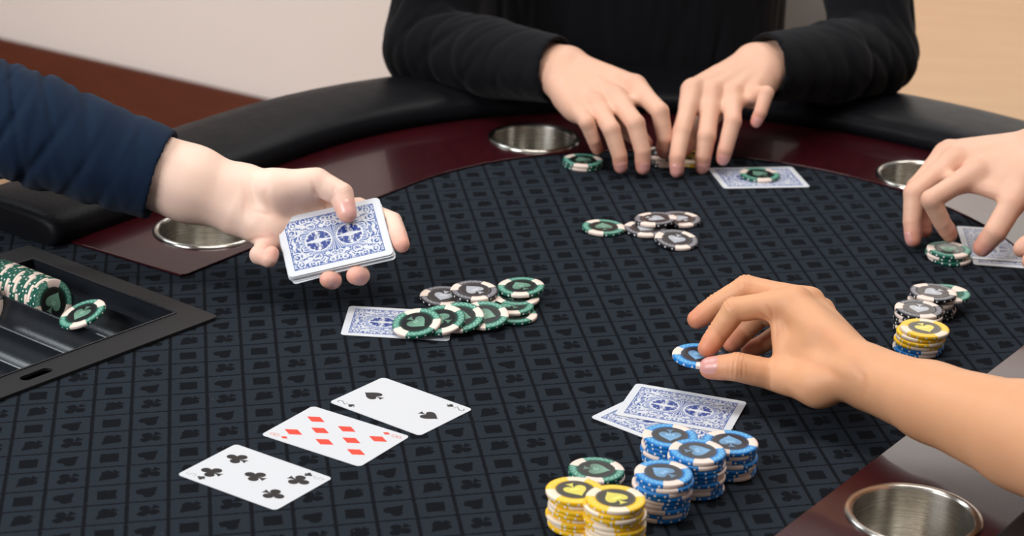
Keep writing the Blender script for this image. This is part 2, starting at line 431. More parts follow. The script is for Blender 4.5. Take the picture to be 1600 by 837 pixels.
# padded rail: profile (distance from the axis, height) swept along the ring
prof = [(452, -8), (446, -2), (441, 4), (439.5, 10), (441, 17), (446, 22.5), (455, 26), (470, 28), (500, 29), (528, 28), (548, 25.5), (561, 20), (569, 10), (572, -4), (571, -24), (566, -48), (558, -62), (540, -64)]
def rail_mesh():
    path = [(-500, -344+2*k) for k in range(0, 1)]
    base = stadium(500, -344, D_CUT)
    V, Fc = [], []
    pts = np.array(base); m = len(pts)
    tang = np.gradient(pts, axis=0); tang /= np.linalg.norm(tang, axis=1)[:, None]
    pc = np.array(prof); cen = np.array([505.0, 2.0])
    secs = []
    ends = [(0.0, 0.70), (0.7, 0.80), (3, 0.90), (7, 0.965), (12, 1.0)]
    for dd, sc in ends: secs.append((pts[0]+tang[0]*(dd-0.0), tang[0], sc))
    for k in range(1, m-1): secs.append((pts[k], tang[k], 1.0))
    for dd, sc in ends[::-1]: secs.append((pts[-1]-tang[-1]*dd, tang[-1], sc))
    for c0, t, sc in secs:
        nrm = np.array([-t[1], t[0]])          # outward (left of travel)
        for r, z in pc:
            rr, zz = cen+(np.array([r, z])-cen)*np.array([1-(1-sc)*0.45, sc])
            q = c0+nrm*(rr-500); V.append(T(q[0], q[1], zz))
    npf = len(pc)
    for s in range(len(secs)-1):
        for k in range(npf-1):
            Fc.append((s*npf+k, s*npf+k+1, (s+1)*npf+k+1, (s+1)*npf+k))
    Fc.append(tuple(range(npf))); Fc.append(tuple((len(secs)-1)*npf+k for k in range(npf))[::-1])
    return V, Fc
V, Fc = rail_mesh()
rail = wmesh('padded_rail', V, Fc, MAT['leather'], table)
bm = bmesh.new(); bm.from_mesh(rail.data); bmesh.ops.recalc_face_normals(bm, faces=bm.faces[:]); bm.to_mesh(rail.data); bm.free()
V, Fc = [], []
for z in (-30, -110):
    for n, d in full: V.append(T(n*0.95, -575+(d+575)*0.97, z))
k_ = len(full)
for k in range(k_): Fc.append((k, (k+1) % k_, k_+(k+1) % k_, k_+k))
Fc.append(tuple(range(k_, 2*k_)))
wmesh('apron', V, Fc, MAT['dark'], table, smooth=False)
for dleg in (-60, -1090):
    for nl in (-260, 260):
        Vl, Fl = lathe([(0.1, -112), (34, -112), (34, -180), (26, -220), (22, -700), (34, -740), (36, -760), (0.1, -760)], 24)
        c = T(nl, dleg); Vl = np.array(Vl); Vl[:, 0] += c[0]; Vl[:, 1] += c[1]
        wmesh('leg', Vl, Fl, MAT['dark'], table)

# cup holders
CUP_LABEL = {'far': 'steel cup holder in the racetrack beside the black-sleeved forearm',
             'right_far': 'steel cup holder half hidden behind the hand lifting green chips',
             'left': 'steel cup holder under the forearm of the person in navy',
             'near': 'large near steel cup holder in the maroon racetrack below the bare forearm'}
for key, c in CUPS:
    e = empty('cup_holder', W((c[0], c[1], 2.4)), CUP_LABEL[key], 'cup holder', 'steel cup holders set in the racetrack')
    Vr, Fr = lathe([(41.5, 0.2), (42.5, 1.6), (44.2, 2.4), (46.4, 2.2), (47.6, 1.2), (47.8, 0.15)], 64)
    o = link('rim', rawmesh('rim', np.array(Vr)/1000, Fr, MAT['steel']), e)
    Vc, Fc = lathe([(42.0, 1.2), (41.6, -2), (41.2, -30), (40.8, -56), (38, -62), (20, -63), (0.05, -63)], 64)
    o = link('cup', rawmesh('cup', np.array(Vc)/1000, Fc, MAT['steel']), e)

# ------------------------------------------------------------------ chip tray
def build_tray():
    loc = TRAY(0, 0); base = W((loc[0], loc[1], 0))
    e = empty('chip_tray', base, 'black plastic chip tray sunk into the cloth before the person in navy', 'tray')
    wo, wi_n, wi_d = 0.0, 29.0, 20.0        # flange widths: towards the pot, at the ends
    zt, zr = 3.0, -5.0
    IN0, IN1 = -wi_n, -TRAY_W+wi_n          # inner limits along n
    DD0, DD1 = -wi_d, -TRAY_L+wi_d
    bm = bmesh.new()
    def add_loop(pts, z): return [bm.verts.new(W(TRAY(n, d, z))-base) for n, d in pts]
    def rr(n0, n1, d0, d1, r):
        out = []
        for (cn, cd, a0) in ((n1-r, d1-r, 0), (n0+r, d1-r, 90), (n0+r, d0+r, 180), (n1-r, d0+r, 270)):
            for k in range(5):
                a = math.radians(a0+k*22.5); out.append((cn+r*math.cos(a), cd+r*math.sin(a)))
        return out
    outer = rr(-TRAY_W, 0, -TRAY_L, 0, 5); inner = rr(IN1, IN0, DD1, DD0, 1.5)
    slots = []
    for dc in (-178, -300):
        sl = []
        for k in range(24):
            a = 2*math.pi*k/24; sl.append((-15+4.6*math.cos(a), dc+(10 if math.sin(a) > 0 else -10)+4.6*math.sin(a)))
        slots.append(sl)
    edges = []
    for L in [outer, inner]+slots:
        vs = add_loop(L, zt)
        for k in range(len(vs)): edges.append(bm.edges.new((vs[k], vs[(k+1) % len(vs)])))
    bmesh.ops.triangle_fill(bm, use_beauty=True, edges=edges)
    r = bmesh.ops.extrude_face_region(bm, geom=bm.faces[:])
    bmesh.ops.translate(bm, vec=(0, 0, -0.0027), verts=[g for g in r['geom'] if isinstance(g, bmesh.types.BMVert)])
    from_bm('flange', bm, MAT['flange'], e, smooth=False, bev=0.0006)
    # channelled pan
    row, nrow = 43.6, 9
    pd = [(DD0, zt-0.3), (DD0-2.5, -12.0), (DD0-3.5, -16)]
    d = DD0-18
    pd = [(DD0, zt-0.3), (DD0-1.5, -10.0), (DD0-15.5, -10.5), (DD0-17.5, zr)]
    cur = DD0-17.5
    for k in range(nrow):
        pd.append((cur-1.2, zr+0.2))
        for q in range(1, 14):
            a = math.pi*q/14
            pd.append((cur-row/2+(row/2-1.2)*math.cos(a), zr-(row/2-1.2)*math.sin(a)*0.98))
        cur -= row
        pd.append((cur+1.2, zr+0.2)); 
        if k < nrow-1: pd.append((cur, zr+0.8))
    pd.append((DD1, zr)); pd.append((DD1, zt-0.3))
    V, Fc = [], []
    for n in (IN0, IN1):
        for dd, z in pd: V.append(TRAY(n, dd, z))
    m = len(pd)
    for k in range(m-1): Fc.append((k, k+1, m+k+1, m+k))
    V = np.array(V)
    # end walls
    nv = len(V); extra = []
    for s, n in enumerate((IN0, IN1)):
        for dd, z in pd: extra.append(TRAY(n, dd, zt-0.3))
    V = np.vstack([V, extra])
    for s in (0, 1):
        for k in range(m-1): Fc.append((s*m+k, nv+s*m+k, nv+s*m+k+1, s*m+k+1))
    o = wmesh('pan', V, Fc, MAT['tray'], e); sharp(o, 40)
    # raised rim bead around the opening
    bm = bmesh.new()
    bead = rr(IN1-0.6, IN0+0.6, DD1-0.6, DD0+0.6, 1.5); bead2 = rr(IN1+1.2, IN0-1.2, DD1+1.2, DD0-1.2, 1.0)
    lo = add_loop(bead, zt+0.0); hi = add_loop(bead, zt+0.8); hi2 = add_loop(bead2, zt+0.6); lo2 = add_loop(bead2, zt-1.5)
    n_ = len(bead)
    for A, B in ((lo, hi), (hi, hi2), (hi2, lo2)):
        for k in range(n_): bm.faces.new((A[k], A[(k+1) % n_], B[(k+1) % n_], B[k]))
    from_bm('rim', bm, MAT['tray'], e, smooth=False)
    return e
build_tray()
def row_d(k): return -20-17.5-43.6*(k+0.5)

# ------------------------------------------------------------------ flat print outlines (unit shapes)
def bez(p0, p1, p2, p3, n=8):
    out = []
    for k in range(n):
        t = k/n; a = (1-t)**3; b = 3*t*(1-t)**2; c = 3*t*t*(1-t); d = t**3
        out.append((a*p0[0]+b*p1[0]+c*p2[0]+d*p3[0], a*p0[1]+b*p1[1]+c*p2[1]+d*p3[1]))
    return out
def mirror(half): return half+[(-x, y) for x, y in half[::-1] if abs(x) > 1e-6]
def spade_shapes():
    h = bez((0, 1), (0.12, 0.72), (0.9, 0.3), (0.88, -0.18))+bez((0.88, -0.18), (0.86, -0.66), (0.24, -0.7), (0.07, -0.3))
    h += [(0.0, -0.28)]
    st = bez((0.05, -0.3), (0.06, -0.6), (0.16, -0.85), (0.36, -1.0))+[(0.36, -1.0), (0, -0.97)]
    return [mirror(h), mirror(st)]
def club_shapes():
    def circ(cx, cy, r): return [(cx+r*math.cos(2*math.pi*k/20), cy+r*math.sin(2*math.pi*k/20)) for k in range(20)]
    st = bez((0.06, 0.1), (0.06, -0.5), (0.16, -0.8), (0.38, -1.0))+[(0.38, -1.0), (0, -0.97)]
    return [circ(0, 0.52, 0.45), circ(0.52, -0.2, 0.45), circ(-0.52, -0.2, 0.45), mirror(st), [(0.2, 0.25), (0.25, -0.1), (0, -0.2), (-0.25, -0.1), (-0.2, 0.25)]]
def diamond_shapes(): return [[(0, 1), (0.7, 0), (0, -1), (-0.7, 0)]]
def ribbon(pts, w):
    P = np.array(pts, float); t = np.gradient(P, axis=0); t /= np.linalg.norm(t, axis=1)[:, None]+1e-9
    n = np.stack([-t[:, 1], t[:, 0]], 1)*w/2
    return P+n, P-n
def arc(cx, cy, rx, ry, a0, a1, n=16): return [(cx+rx*math.cos(math.radians(a0+(a1-a0)*k/n)), cy+ry*math.sin(math.radians(a0+(a1-a0)*k/n))) for k in range(n+1)]
DIGITS = {'2': [arc(0, 0.5, 0.5, 0.5, 165, -35)+[(-0.5, -1), (0.55, -1)]],
          '5': [[(0.45, 1), (-0.35, 1), (-0.42, 0.18)]+arc(0, -0.36, 0.52, 0.6, 125, -150)],
          '8': [arc(0, 0.5, 0.42, 0.48, -90, 270, 24), arc(0, -0.5, 0.52, 0.5, 90, 450, 24)]}

# ------------------------------------------------------------------ playing cards
CL, CW, CT = 88.0, 63.0, 0.32
def rrect(l, w, r, n=5):
    out = []
    for cx, cy, a0 in ((l/2-r, w/2-r, 0), (-l/2+r, w/2-r, 90), (-l/2+r, -w/2+r, 180), (l/2-r, -w/2+r, 270)):
        for k in range(n+1):
            a = math.radians(a0+90*k/n); out.append((cx+r*math.cos(a), cy+r*math.sin(a)))
    return out
def card_mesh(name, face):
    """face None -> back print up; else (rank, shapes, ink, index ink, [(X,Y,flip)])"""
    bm = bmesh.new()
    L = rrect(CL, CW, 3.6)
    lo = [bm.verts.new((x, y, 0)) for x, y in L]; hi = [bm.verts.new((x, y, CT)) for x, y in L]
    f = bm.faces.new(hi); f.material_index = 0
    f = bm.faces.new(lo[::-1]); f.material_index = 1
    n = len(L)
    for k in range(n):
        f = bm.faces.new((lo[k], lo[(k+1) % n], hi[(k+1) % n], hi[k])); f.material_index = 1
    mats = [MAT['back'] if face is None else MAT['card'], MAT['cardedge']]
    if face is not None:
        rank, shapes, ink, iink, pips = face
        mats += [ink, iink]
        zc = [CT+0.03]
        def put(poly, X, Y, sx, sy, flip, mi):
            vs = []
            for x, y in poly:
                if flip: x, y = -x, -y
                px, py = X+x*sx, Y+y*sy
                vs.append(bm.verts.new((-py, px, zc[0])))
            f = bm.faces.new(vs); f.material_index = mi
            if f.normal.z < 0 or True:
                f.normal_update()
                if f.normal.z < 0: f.normal_flip()
            zc[0] += 0.0006
        for X, Y, fl in pips:
            for s in shapes: put(s, X, Y, 7.7 if len(shapes) > 1 else 7.2, 8.7 if len(shapes) > 1 else 8.2, fl, 2)
        for fl in (0, 1):
            sg = -1 if fl else 1
            for st in DIGITS[rank]:
                A, B = ribbon(st, 0.17)
                for k in range(len(A)-1): put([A[k], A[k+1], B[k+1], B[k]], sg*-25.0, sg*36.4, 3.5, 3.8, fl, 3)
            for s in shapes: put(s, sg*-25.0, sg*27.6, 3.0, 3.2, fl, 2)
    me = bpy.data.meshes.new(name); bm.to_mesh(me); bm.free()
    me.transform(Matrix.Scale(0.001, 4))
    for m_ in mats: me.materials.append(m_)
    return me
BACK_ME = card_mesh('card_back', None)
g1 = 13.7
FACES = {'2s': ('2', spade_shapes(), MAT['ink_black'], MAT['ink_black'], [(0, 27, 0), (0, -27, 1)]),
         '8d': ('8', diamond_shapes(), MAT['ink_red'], MAT['ink_pink'], [(-g1, 28, 0), (g1, 28, 0), (-g1, 0, 0), (g1, 0, 0), (-g1, -28, 1), (g1, -28, 1), (0, 14, 0), (0, -14, 1)]),
         '5c': ('5', club_shapes(), MAT['ink_black'], MAT['ink_grey'], [(-g1, 28, 0), (g1, 28, 0), (-g1, -28, 1), (g1, -28, 1), (0, 0, 0)])}
def place_card(x, y, ang, me, label, z=0.25, group=None, tilt=None):
    o = link('playing_card', me); o.location = W((x, y, z)); o.rotation_euler = (0, 0, ang)
    if tilt: o.rotation_euler = (tilt[0], tilt[1], ang)
    return tag(o, label, 'playing card', group)
place_card(-78.6, 1536.7, -0.63, card_mesh('card_two', FACES['2s']), 'face-up two of spades lying on the cloth')
place_card(-122.5, 1479.3, -0.54, card_mesh('card_eight', FACES['8d']), 'face-up eight of diamonds with red pips lying on the cloth')
place_card(-172.3, 1407.2, -0.57, card_mesh('card_five', FACES['5c']), 'face-up five of clubs lying on the cloth')
place_card(133.1, 1554.0, -0.30, BACK_ME, 'face-down blue-backed card lying on top of another behind the blue chip stacks', 0.95)
def corner_card(pxa, pxb, side, z, label, group=None):
    """long edge runs from pixel pxa to pxb; side=+1 puts the card to its left"""
    a, b = PZ(*pxa, z), PZ(*pxb, z); t = (b-a)[:2]; t /= np.linalg.norm(t)
    nn = np.array([-t[1], t[0]])*side
    c = a[:2]+t*CL/2+nn*CW/2
    return place_card(c[0], c[1], math.atan2(t[1], t[0]), BACK_ME, label, z, group)
corner_card((922, 652), (1008, 685), 1, 0.25, 'face-down blue-backed card lying partly under another card by the blue chips')
place_card(-90.8, 1698.9, -0.03, BACK_ME, 'face-down blue-backed card under the fanned green chips', 0.25)
place_card(240.7, 2121.2, 0.19, BACK_ME, 'face-down blue-backed card at the far edge with a green chip on it', 0.25)
corner_card((1508, 362), (1524, 424), 1, 0.25, 'lower face-down card under another at the right by the green chips')
corner_card((1494, 353), (1514, 416), 1, 0.9, 'upper face-down card at the right under the reaching thumb')

# ------------------------------------------------------------------ poker chips
CHR, CHT = 20.0, 3.3
def mat_chip(name, base, tint, block):
    m = NT(name, base, 0.42, 0.4)
    x = m.xyz(m.obj()); X = m.mul(x[0], 1000.0); Y = m.mul(x[1], 1000.0); Z = m.mul(x[2], 1000.0)
    r = m.m('SQRT', m.add(m.mul(X, X), m.mul(Y, Y)))
    th = m.m('ARCTAN2', Y, X)
    fr = m.m('FRACT', m.add(m.mul(th, 3/(2*math.pi)), 3.5))
    blk = m.lt(m.m('ABSOLUTE', m.sub(fr, 0.5)), 0.185)
    # pale suit marks moulded round the rim
    sx = m.m('SINE', m.mul(th, 27.0)); sy = m.mul(m.sub(r, 16.6), 1.0)
    mark = m.lt(m.m('ABSOLUTE', m.sub(sy, m.mul(sx, 1.1))), 0.62)
    n = m.noise(m.vec(X, Y, 0.0), 0.9, 2); mark = m.mul(mark, m.gt(n, 0.42))
    top = m.gt(m.m('ABSOLUTE', m.sub(Z, CHT/2)), CHT/2-0.35)
    rim = m.mul(top, m.mul(m.gt(r, 14.3), m.lt(r, 19.2)))
    # white dots on the edge
    fd = m.m('FRACT', m.mul(th, 18/(2*math.pi)))
    dd = m.add(m.m('ABSOLUTE', m.mul(m.sub(fd, 0.5), 7.0)), m.m('ABSOLUTE', m.sub(Z, CHT/2)))
    dot = m.mul(m.lt(dd, 1.05), m.gt(r, 19.0))
    c = m.mix(m.mul(m.mul(rim, mark), 0.85), m.mix(m.mul(rim, 0.28), base, tint), tint)
    c = m.mix(dot, c, srgb(235, 232, 228))
    c = m.mix(blk, c, block)
    m.color(c); m.bump(m.mul(mark, rim), 0.15, 0.0004); return m.mat
BLOCK = srgb(240, 218, 204)
CHIPC = {'blue': (srgb(12, 112, 188), srgb(128, 206, 240)), 'green': (srgb(8, 86, 68), srgb(146, 206, 186)),
         'black': (srgb(22, 21, 25), srgb(176, 172, 178)), 'yellow': (srgb(242, 190, 24), srgb(250, 222, 110))}
SPADEC = {'blue': srgb(112, 166, 208), 'green': srgb(118, 160, 138), 'black': srgb(176, 178, 184), 'yellow': srgb(220, 208, 84)}
NUM = {'blue': '500', 'green': '25', 'black': '100', 'yellow': '1000'}
LBLC = {'blue': srgb(26, 30, 40), 'green': srgb(24, 28, 28), 'black': srgb(52, 46, 46), 'yellow': srgb(52, 46, 34)}
LBLR = {'blue': srgb(60, 90, 120), 'green': srgb(50, 80, 70), 'black': srgb(110, 104, 104), 'yellow': srgb(130, 118, 60)}
def chip_body_me(col):
    me_ = lathe([(0.02, 0.15), (13.6, 0.15), (14.0, 0.0), (18.9, 0.0), (19.7, 0.3), (20, 0.8), (20, CHT-0.8), (19.7, CHT-0.3), (18.9, CHT), (14.0, CHT), (13.6, CHT-0.15), (0.02, CHT-0.15)], 48)
    V = np.array(me_[0])/1000
    me = rawmesh('chip_body_'+col, V, me_[1], mat_chip(col+'_chip_clay', CHIPC[col][0], CHIPC[col][1], BLOCK if col != 'yellow' else srgb(246, 226, 200)))
    return me
def text_polys(s, size):
    cu = bpy.data.curves.new('t', 'FONT'); cu.body = s; cu.size = size; cu.align_x = 'CENTER'; cu.align_y = 'CENTER'; cu.resolution_u = 2
    ob = bpy.data.objects.new('t', cu); COL.objects.link(ob)
    bpy.context.view_layer.update()
    me = bpy.data.meshes.new_from_object(ob.evaluated_get(bpy.context.evaluated_depsgraph_get()))
    V = [tuple(v.co) for v in me.vertices]; Fc = [tuple(p.vertices) for p in me.polygons]
    bpy.data.objects.remove(ob); bpy.data.curves.remove(cu); bpy.data.meshes.remove(me)
    return V, Fc
def chip_label_me(col):
    V, Fc, mi = [], [], []
    z = 0.0
    def disc(r, z, k, n=40):
        b = len(V); V.append((0, 0, z))
        for q in range(n): V.append((r*math.cos(2*math.pi*q/n), r*math.sin(2*math.pi*q/n), z))
        for q in range(n): Fc.append((b, b+1+q, b+1+(q+1) % n)); mi.append(k)
    disc(13.4, 0.05, 0)
    def annulus(r0, r1, z, k, n=40):
        b = len(V)
        for q in range(n):
            a = 2*math.pi*q/n; V.append((r0*math.cos(a), r0*math.sin(a), z)); V.append((r1*math.cos(a), r1*math.sin(a), z))
        for q in range(n):
            p = (q+1) % n; Fc.append((b+2*q, b+2*q+1, b+2*p+1, b+2*p)); mi.append(k)
    annulus(12.4, 12.75, 0.07, 1)
    for q, s in enumerate(spade_shapes()):
        b = len(V)
        for x, y in s: V.append((x*9.2, y*9.6+0.4, 0.085+0.004*q))
        # centre fan keeps the concave outline valid
        Fc.append(tuple(range(b, b+len(s)))); mi.append(2)
    TV, TF = text_polys(NUM[col], 4.6 if len(NUM[col]) < 4 else 3.8)
    b = len(V); V += [(x, y-0.6, 0.11) for x, y, _ in TV]
    for f in TF: Fc.append(tuple(b+i for i in f)); mi.append(3)
    me = bpy.data.meshes.new('chip_label_'+col); me.from_pydata([(x/1000, y/1000, (zz+CHT-0.15)/1000) for x, y, zz in V], [], Fc)
    lab = NT(col+'_label_film', LBLC[col], 0.3, 0.5).mat
    ring = NT(col+'_label_ring', LBLR[col], 0.35).mat
    sp = NT(col+'_label_spade', SPADEC[col], 0.3, 0.5)
    x = sp.xyz(sp.obj()); g = sp.step(sp.mul(x[1], 1000.0), -8, 9)
    dk = tuple(c*0.55 for c in SPADEC[col][:3])+(1,)
    sp.color(sp.mix(g, dk if col in ('green', 'blue') else SPADEC[col], SPADEC[col]))
    num = NT(col+'_label_number', tuple(min(1, c*1.5+0.12) for c in SPADEC[col][:3])+(1,), 0.3).mat
    for m_ in (lab, ring, sp.mat, num): me.materials.append(m_)
    me.polygons.foreach_set('material_index', mi)
    bm = bmesh.new(); bm.from_mesh(me)
    for f in bm.faces:
        if f.normal.z < 0: f.normal_flip()
    bm.to_mesh(me); bm.free()
    return me
BODY = {c: chip_body_me(c) for c in CHIPC}; LABEL = {c: chip_label_me(c) for c in CHIPC}
def chip(col, p, label, group=None, ang=None, top=True, rot=None):
    o = link('poker_chip', BODY[col])
    o.rotation_mode = 'QUATERNION'
    a = random.uniform(0, 6.28) if ang is None else ang
    q = Quaternion((0, 0, 1), a)
    if rot is not None: q = rot @ q
    o.rotation_quaternion = q; o.location = W(p)
    tag(o, label, 'poker chip', group)
    if top: link('label', LABEL[col], o)
    return o
ORD = ['top', 'second', 'third', 'fourth', 'fifth', 'sixth', 'seventh', 'eighth', 'ninth', 'tenth', 'eleventh', 'twelfth']
STEP = CHT+0.06
def stack(px, py, cols, where, tops_ang=None, jit=1.2, topshift=(0, 0), z0=0.25, odd={}):
    """cols bottom -> top; (px,py) is where the top face's centre stands in the photograph"""
    n = len(cols); c = PZ(px, py, z0+n*STEP)
    for k, col in enumerate(cols):
        i = n-1-k
        x, y = c[0]+odd.get(k, (0, 0))[0], c[1]+odd.get(k, (0, 0))[1]
        if k < n-1: x += random.uniform(-jit, jit)-topshift[0]; y += random.uniform(-jit, jit)-topshift[1]
        lab = ('%s chip on top of %s' % (col, where)) if i == 0 else ('%s chip, %s from the top of %s' % (col, ORD[i], where))
        if i == n-1 and n > 1: lab = '%s chip at the bottom of %s' % (col, where)
        chip(col, (x, y, z0+k*STEP), lab, 'chips in '+where, ang=(tops_ang if i == 0 else None), top=(i == 0))
Y7, B8 = ['yellow'], ['blue']
stack(899, 764, Y7*8, 'the left yellow stack', 3.6, 1.4, (-2.0, 0))
stack(962, 777, Y7*10, 'the front yellow stack', 0.6, 1.6)
stack(1037, 737, B8*9, 'the front blue stack', -0.35+1.2, 1.3)
stack(1090, 703, B8*9, 'the middle blue stack', -1.4, 1.2)
stack(1141, 689, B8*7, 'the right blue stack', 0.05, 1.2)
stack(1047, 679, B8*6, 'the rear blue stack against the cards', 3.1, 1.2)
stack(932, 732, ['green']*2, 'the green pair behind the yellow stacks', -1.7, 1.0)
stack(1458, 455, ['black']*4+['green', 'black'], 'the rear black stack at the right', 2.1, 1.2, odd={4: (14, 8)})
stack(1436, 481, ['black']*6, 'the front black stack at the right', 2.9, 1.2)
stack(1445, 511, ['blue']*2+['yellow']*4, 'the mixed yellow and blue stack', 3.4, 1.3, (3.5, 0))
stack(1483, 388, ['green']*3, 'the short green stack under the reaching hand', 1.0, 1.6)
stack(911, 249, ['green']*2, 'the green pair at the far cup holder', 0.4, 0.8)
stack(1034, 238, ['black']*3, 'the short black stack under the far hands', 0.3, 1.0)
stack(1080, 243, ['yellow']*2, 'the short yellow stack under the far hands', 0.3, 1.0)
# loose chips
def tilt_rot(lean_dir, deg):       # lean so that the chip's normal tips towards lean_dir (world xy degrees)
    a = math.radians(lean_dir); ax = Vector((-math.sin(a), math.cos(a), 0))
    return Quaternion(ax, math.radians(deg))
def loose(col, px, py, z, label, ang, lean=None, group=None):
    """z = height of the chip's centre"""
    c = PZ(px, py, z); rot = tilt_rot(*lean) if lean else Quaternion()
    off = rot @ Vector((0, 0, CHT/2))
    return chip(col, (c[0]-off.x, c[1]-off.y, c[2]-off.z), label, group, ang, True, rot)
PG = 'chips in the pot by the middle card'
chip('green', tuple(PZ(1187, 274, 2.0)-np.array([0, 0, 1.3])), 'green chip lying on the far face-down card', None, 0.7)
loose('green', 943, 356, 2.2, 'green chip lying flat left of the small black chip heap', 0.1, None, 'chips in the far heap')
loose('black', 1008, 358, 2.2, 'black chip lying flat at the left of the far black heap', 2.6, None, 'chips in the far heap')
loose('black', 1062, 343, 2.2, 'black chip at the back of the far black heap', 0.8, None, 'chips in the far heap')
loose('black', 1024, 343, 6.4, 'black chip resting across the two behind in the far black heap', -2.0, (150, 5), 'chips in the far heap')
loose('black', 1057, 375, 4.2, 'black chip leaning at the front of the far black heap', 2.9, (-60, 6), 'chips in the far heap')
loose('green', 802, 492, 2.2, 'green chip lying flat at the right end of the pot', -0.3, None, PG)
loose('green', 797, 478, 5.6, 'green chip half hidden behind the largest-faced green chip of the pot', 0.6, None, PG)
loose('green', 780, 468, 5.6, 'green chip under the upper black chip of the pot', -0.2, None, PG)
loose('green', 806, 465, 6.0, 'green chip under the topmost green chip of the pot', -0.5, None, PG)
loose('green', 814, 449, 11.0, 'topmost green chip at the right of the pot, tilted up', 0.5, (200, 4), PG)
loose('black', 693, 464, 2.6, 'lower black chip of the pot, half under the upper black one', 2.9, (-100, 3), PG)
loose('black', 741, 455, 10.5, 'upper black chip resting on the pot', 0.8, (-100, 3), PG)
loose('green', 757, 493, 8.5, 'green chip with its face in full view in the middle of the pot', 4.4, (-100, 12), PG)
loose('green', 718, 496, 9.5, 'third green chip from the left in the fanned pot', 4.5, (-105, 15), PG)
loose('green', 689, 500, 9.8, 'second green chip from the left in the fanned pot', 1.0, (-120, 15), PG)
loose('green', 651, 505, 8.6, 'leftmost green chip of the fanned pot, lying over the card', 3.9, (-125, 15), PG)
# chips in the tray
def tray_chip(col, n, row, label, ang, lean, group, top=False):
    """chip on edge in a channel; lean = degrees the face tips upward"""
    d = row_d(row); z = -4.4
    z -= 2.0; c = TRAY(n-3, d, z); ax = TRAY(1, d)-TRAY(0, d)
    nrm = Vector((ax[0], ax[1], 0)).normalized()
    nrm = (nrm*math.cos(math.radians(lean))+Vector((0, 0, 1))*math.sin(math.radians(lean))).normalized()
    rot = Vector((0, 0, 1)).rotation_difference(nrm)
    off = nrm*CHT
    return chip(col, (c[0]-off.x, c[1]-off.y, c[2]-off.z), label, group, ang, top, rot)
NTH = ['second', 'third', 'fourth', 'fifth', 'sixth', 'seventh', 'eighth', 'ninth', 'tenth', 'eleventh', 'twelfth', 'thirteenth', 'fourteenth', 'fifteenth', 'sixteenth', 'seventeenth', 'eighteenth', 'nineteenth', 'twentieth']
n0 = -131.0
for k in range(20):
    n = n0-k*3.55-(0.6 if k > 5 else 0)
    if n < -TRAY_W+36: break
    tray_chip('green', n+random.uniform(-0.2, 0.2), 0, 'green chip at the open end of the row in the chip tray' if k == 0 else 'green chip, %s from the open end of the tray row' % NTH[k-1], random.uniform(0, 6.28), 12, 'green chips standing in the chip tray', k == 0)
for k in range(9):
    n = -166.0-k*3.5
    if n < -TRAY_W+36: break
    tray_chip('black', n, 1, 'black chip at the end of the second tray row' if k == 0 else 'black chip, %s from the end of the second tray row' % NTH[k-1], random.uniform(0, 6.28), 8, 'black chips standing in the chip tray', k == 0)
_c0 = TRAY(-98, row_d(0)+2, -8.0)
loose('green', 129, 491, 2.5, 'loose green chip leaning in the chip tray beside the row', 2.6, (205, 22))

# ------------------------------------------------------------------ smooth implicit bodies
def smin(a, b, k):
    if k <= 0: return np.minimum(a, b)
    h = np.maximum(k-np.abs(a-b), 0)
    return np.minimum(a, b)-h*h/(4*k)
class Field:
    def __init__(s, lo, hi, h):
        s.h = h; s.lo = np.array(lo, float); s.n = np.ceil((np.array(hi)-s.lo)/h).astype(int)+1
        s.ax = [(s.lo[k]+h*np.arange(s.n[k])).astype(np.float32) for k in range(3)]
    def new(s): return np.full(s.n, 40.0, np.float32)
    def _box(s, lo, hi, mg):
        sl = []
        for k in range(3):
            a = int(max(0, math.floor((lo[k]-mg-s.lo[k])/s.h))); b = int(min(s.n[k], math.ceil((hi[k]+mg-s.lo[k])/s.h)+1))
            if b <= a: return None
            sl.append(slice(a, b))
        return tuple(sl)
    def cone(s, F, a, b, ra, rb, k=0.0, squash=None):
        """round cone from a to b blended into F; squash=(direction, factor>1) flattens it along a direction"""
        a = np.asarray(a, float); b = np.asarray(b, float); R = max(ra, rb)
        sl = s._box(np.minimum(a, b)-R, np.maximum(a, b)+R, max(k, 3)+4)
        if sl is None: return
        X = s.ax[0][sl[0]][:, None, None]; Y = s.ax[1][sl[1]][None, :, None]; Z = s.ax[2][sl[2]][None, None, :]
        ab = b-a; L2 = max(float(ab @ ab), 1e-6)
        if squash is None:
            px, py, pz = X-a[0], Y-a[1], Z-a[2]
            t = np.clip((px*ab[0]+py*ab[1]+pz*ab[2])/L2, 0, 1)
            d = np.sqrt((px-t*ab[0])**2+(py-t*ab[1])**2+(pz-t*ab[2])**2)-(ra+(rb-ra)*t)
        else:
            q = np.asarray(squash[0], float); q /= np.linalg.norm(q); f = squash[1]
            px, py, pz = X-a[0], Y-a[1], Z-a[2]
            t = np.clip((px*ab[0]+py*ab[1]+pz*ab[2])/L2, 0, 1)
            dx, dy, dz = px-t*ab[0], py-t*ab[1], pz-t*ab[2]
            c = dx*q[0]+dy*q[1]+dz*q[2]
            d = np.sqrt(np.maximum(dx*dx+dy*dy+dz*dz+(f*f-1)*c*c, 0))-(ra+(rb-ra)*t)
            d = d/ (1+(f-1)*0.5*np.abs(c)/(np.abs(c)+4))
        F[sl] = smin(F[sl], d.astype(np.float32), k)
    def ball(s, F, c, r, k): s.cone(F, c, np.asarray(c, float)+np.array([0, 0, 0.01]), r, r, k)
CORN = [(0, 0, 0), (1, 0, 0), (0, 1, 0), (1, 1, 0), (0, 0, 1), (1, 0, 1), (0, 1, 1), (1, 1, 1)]
CEDG = [(0, 1), (2, 3), (4, 5), (6, 7), (0, 2), (1, 3), (4, 6), (5, 7), (0, 4), (1, 5), (2, 6), (3, 7)]
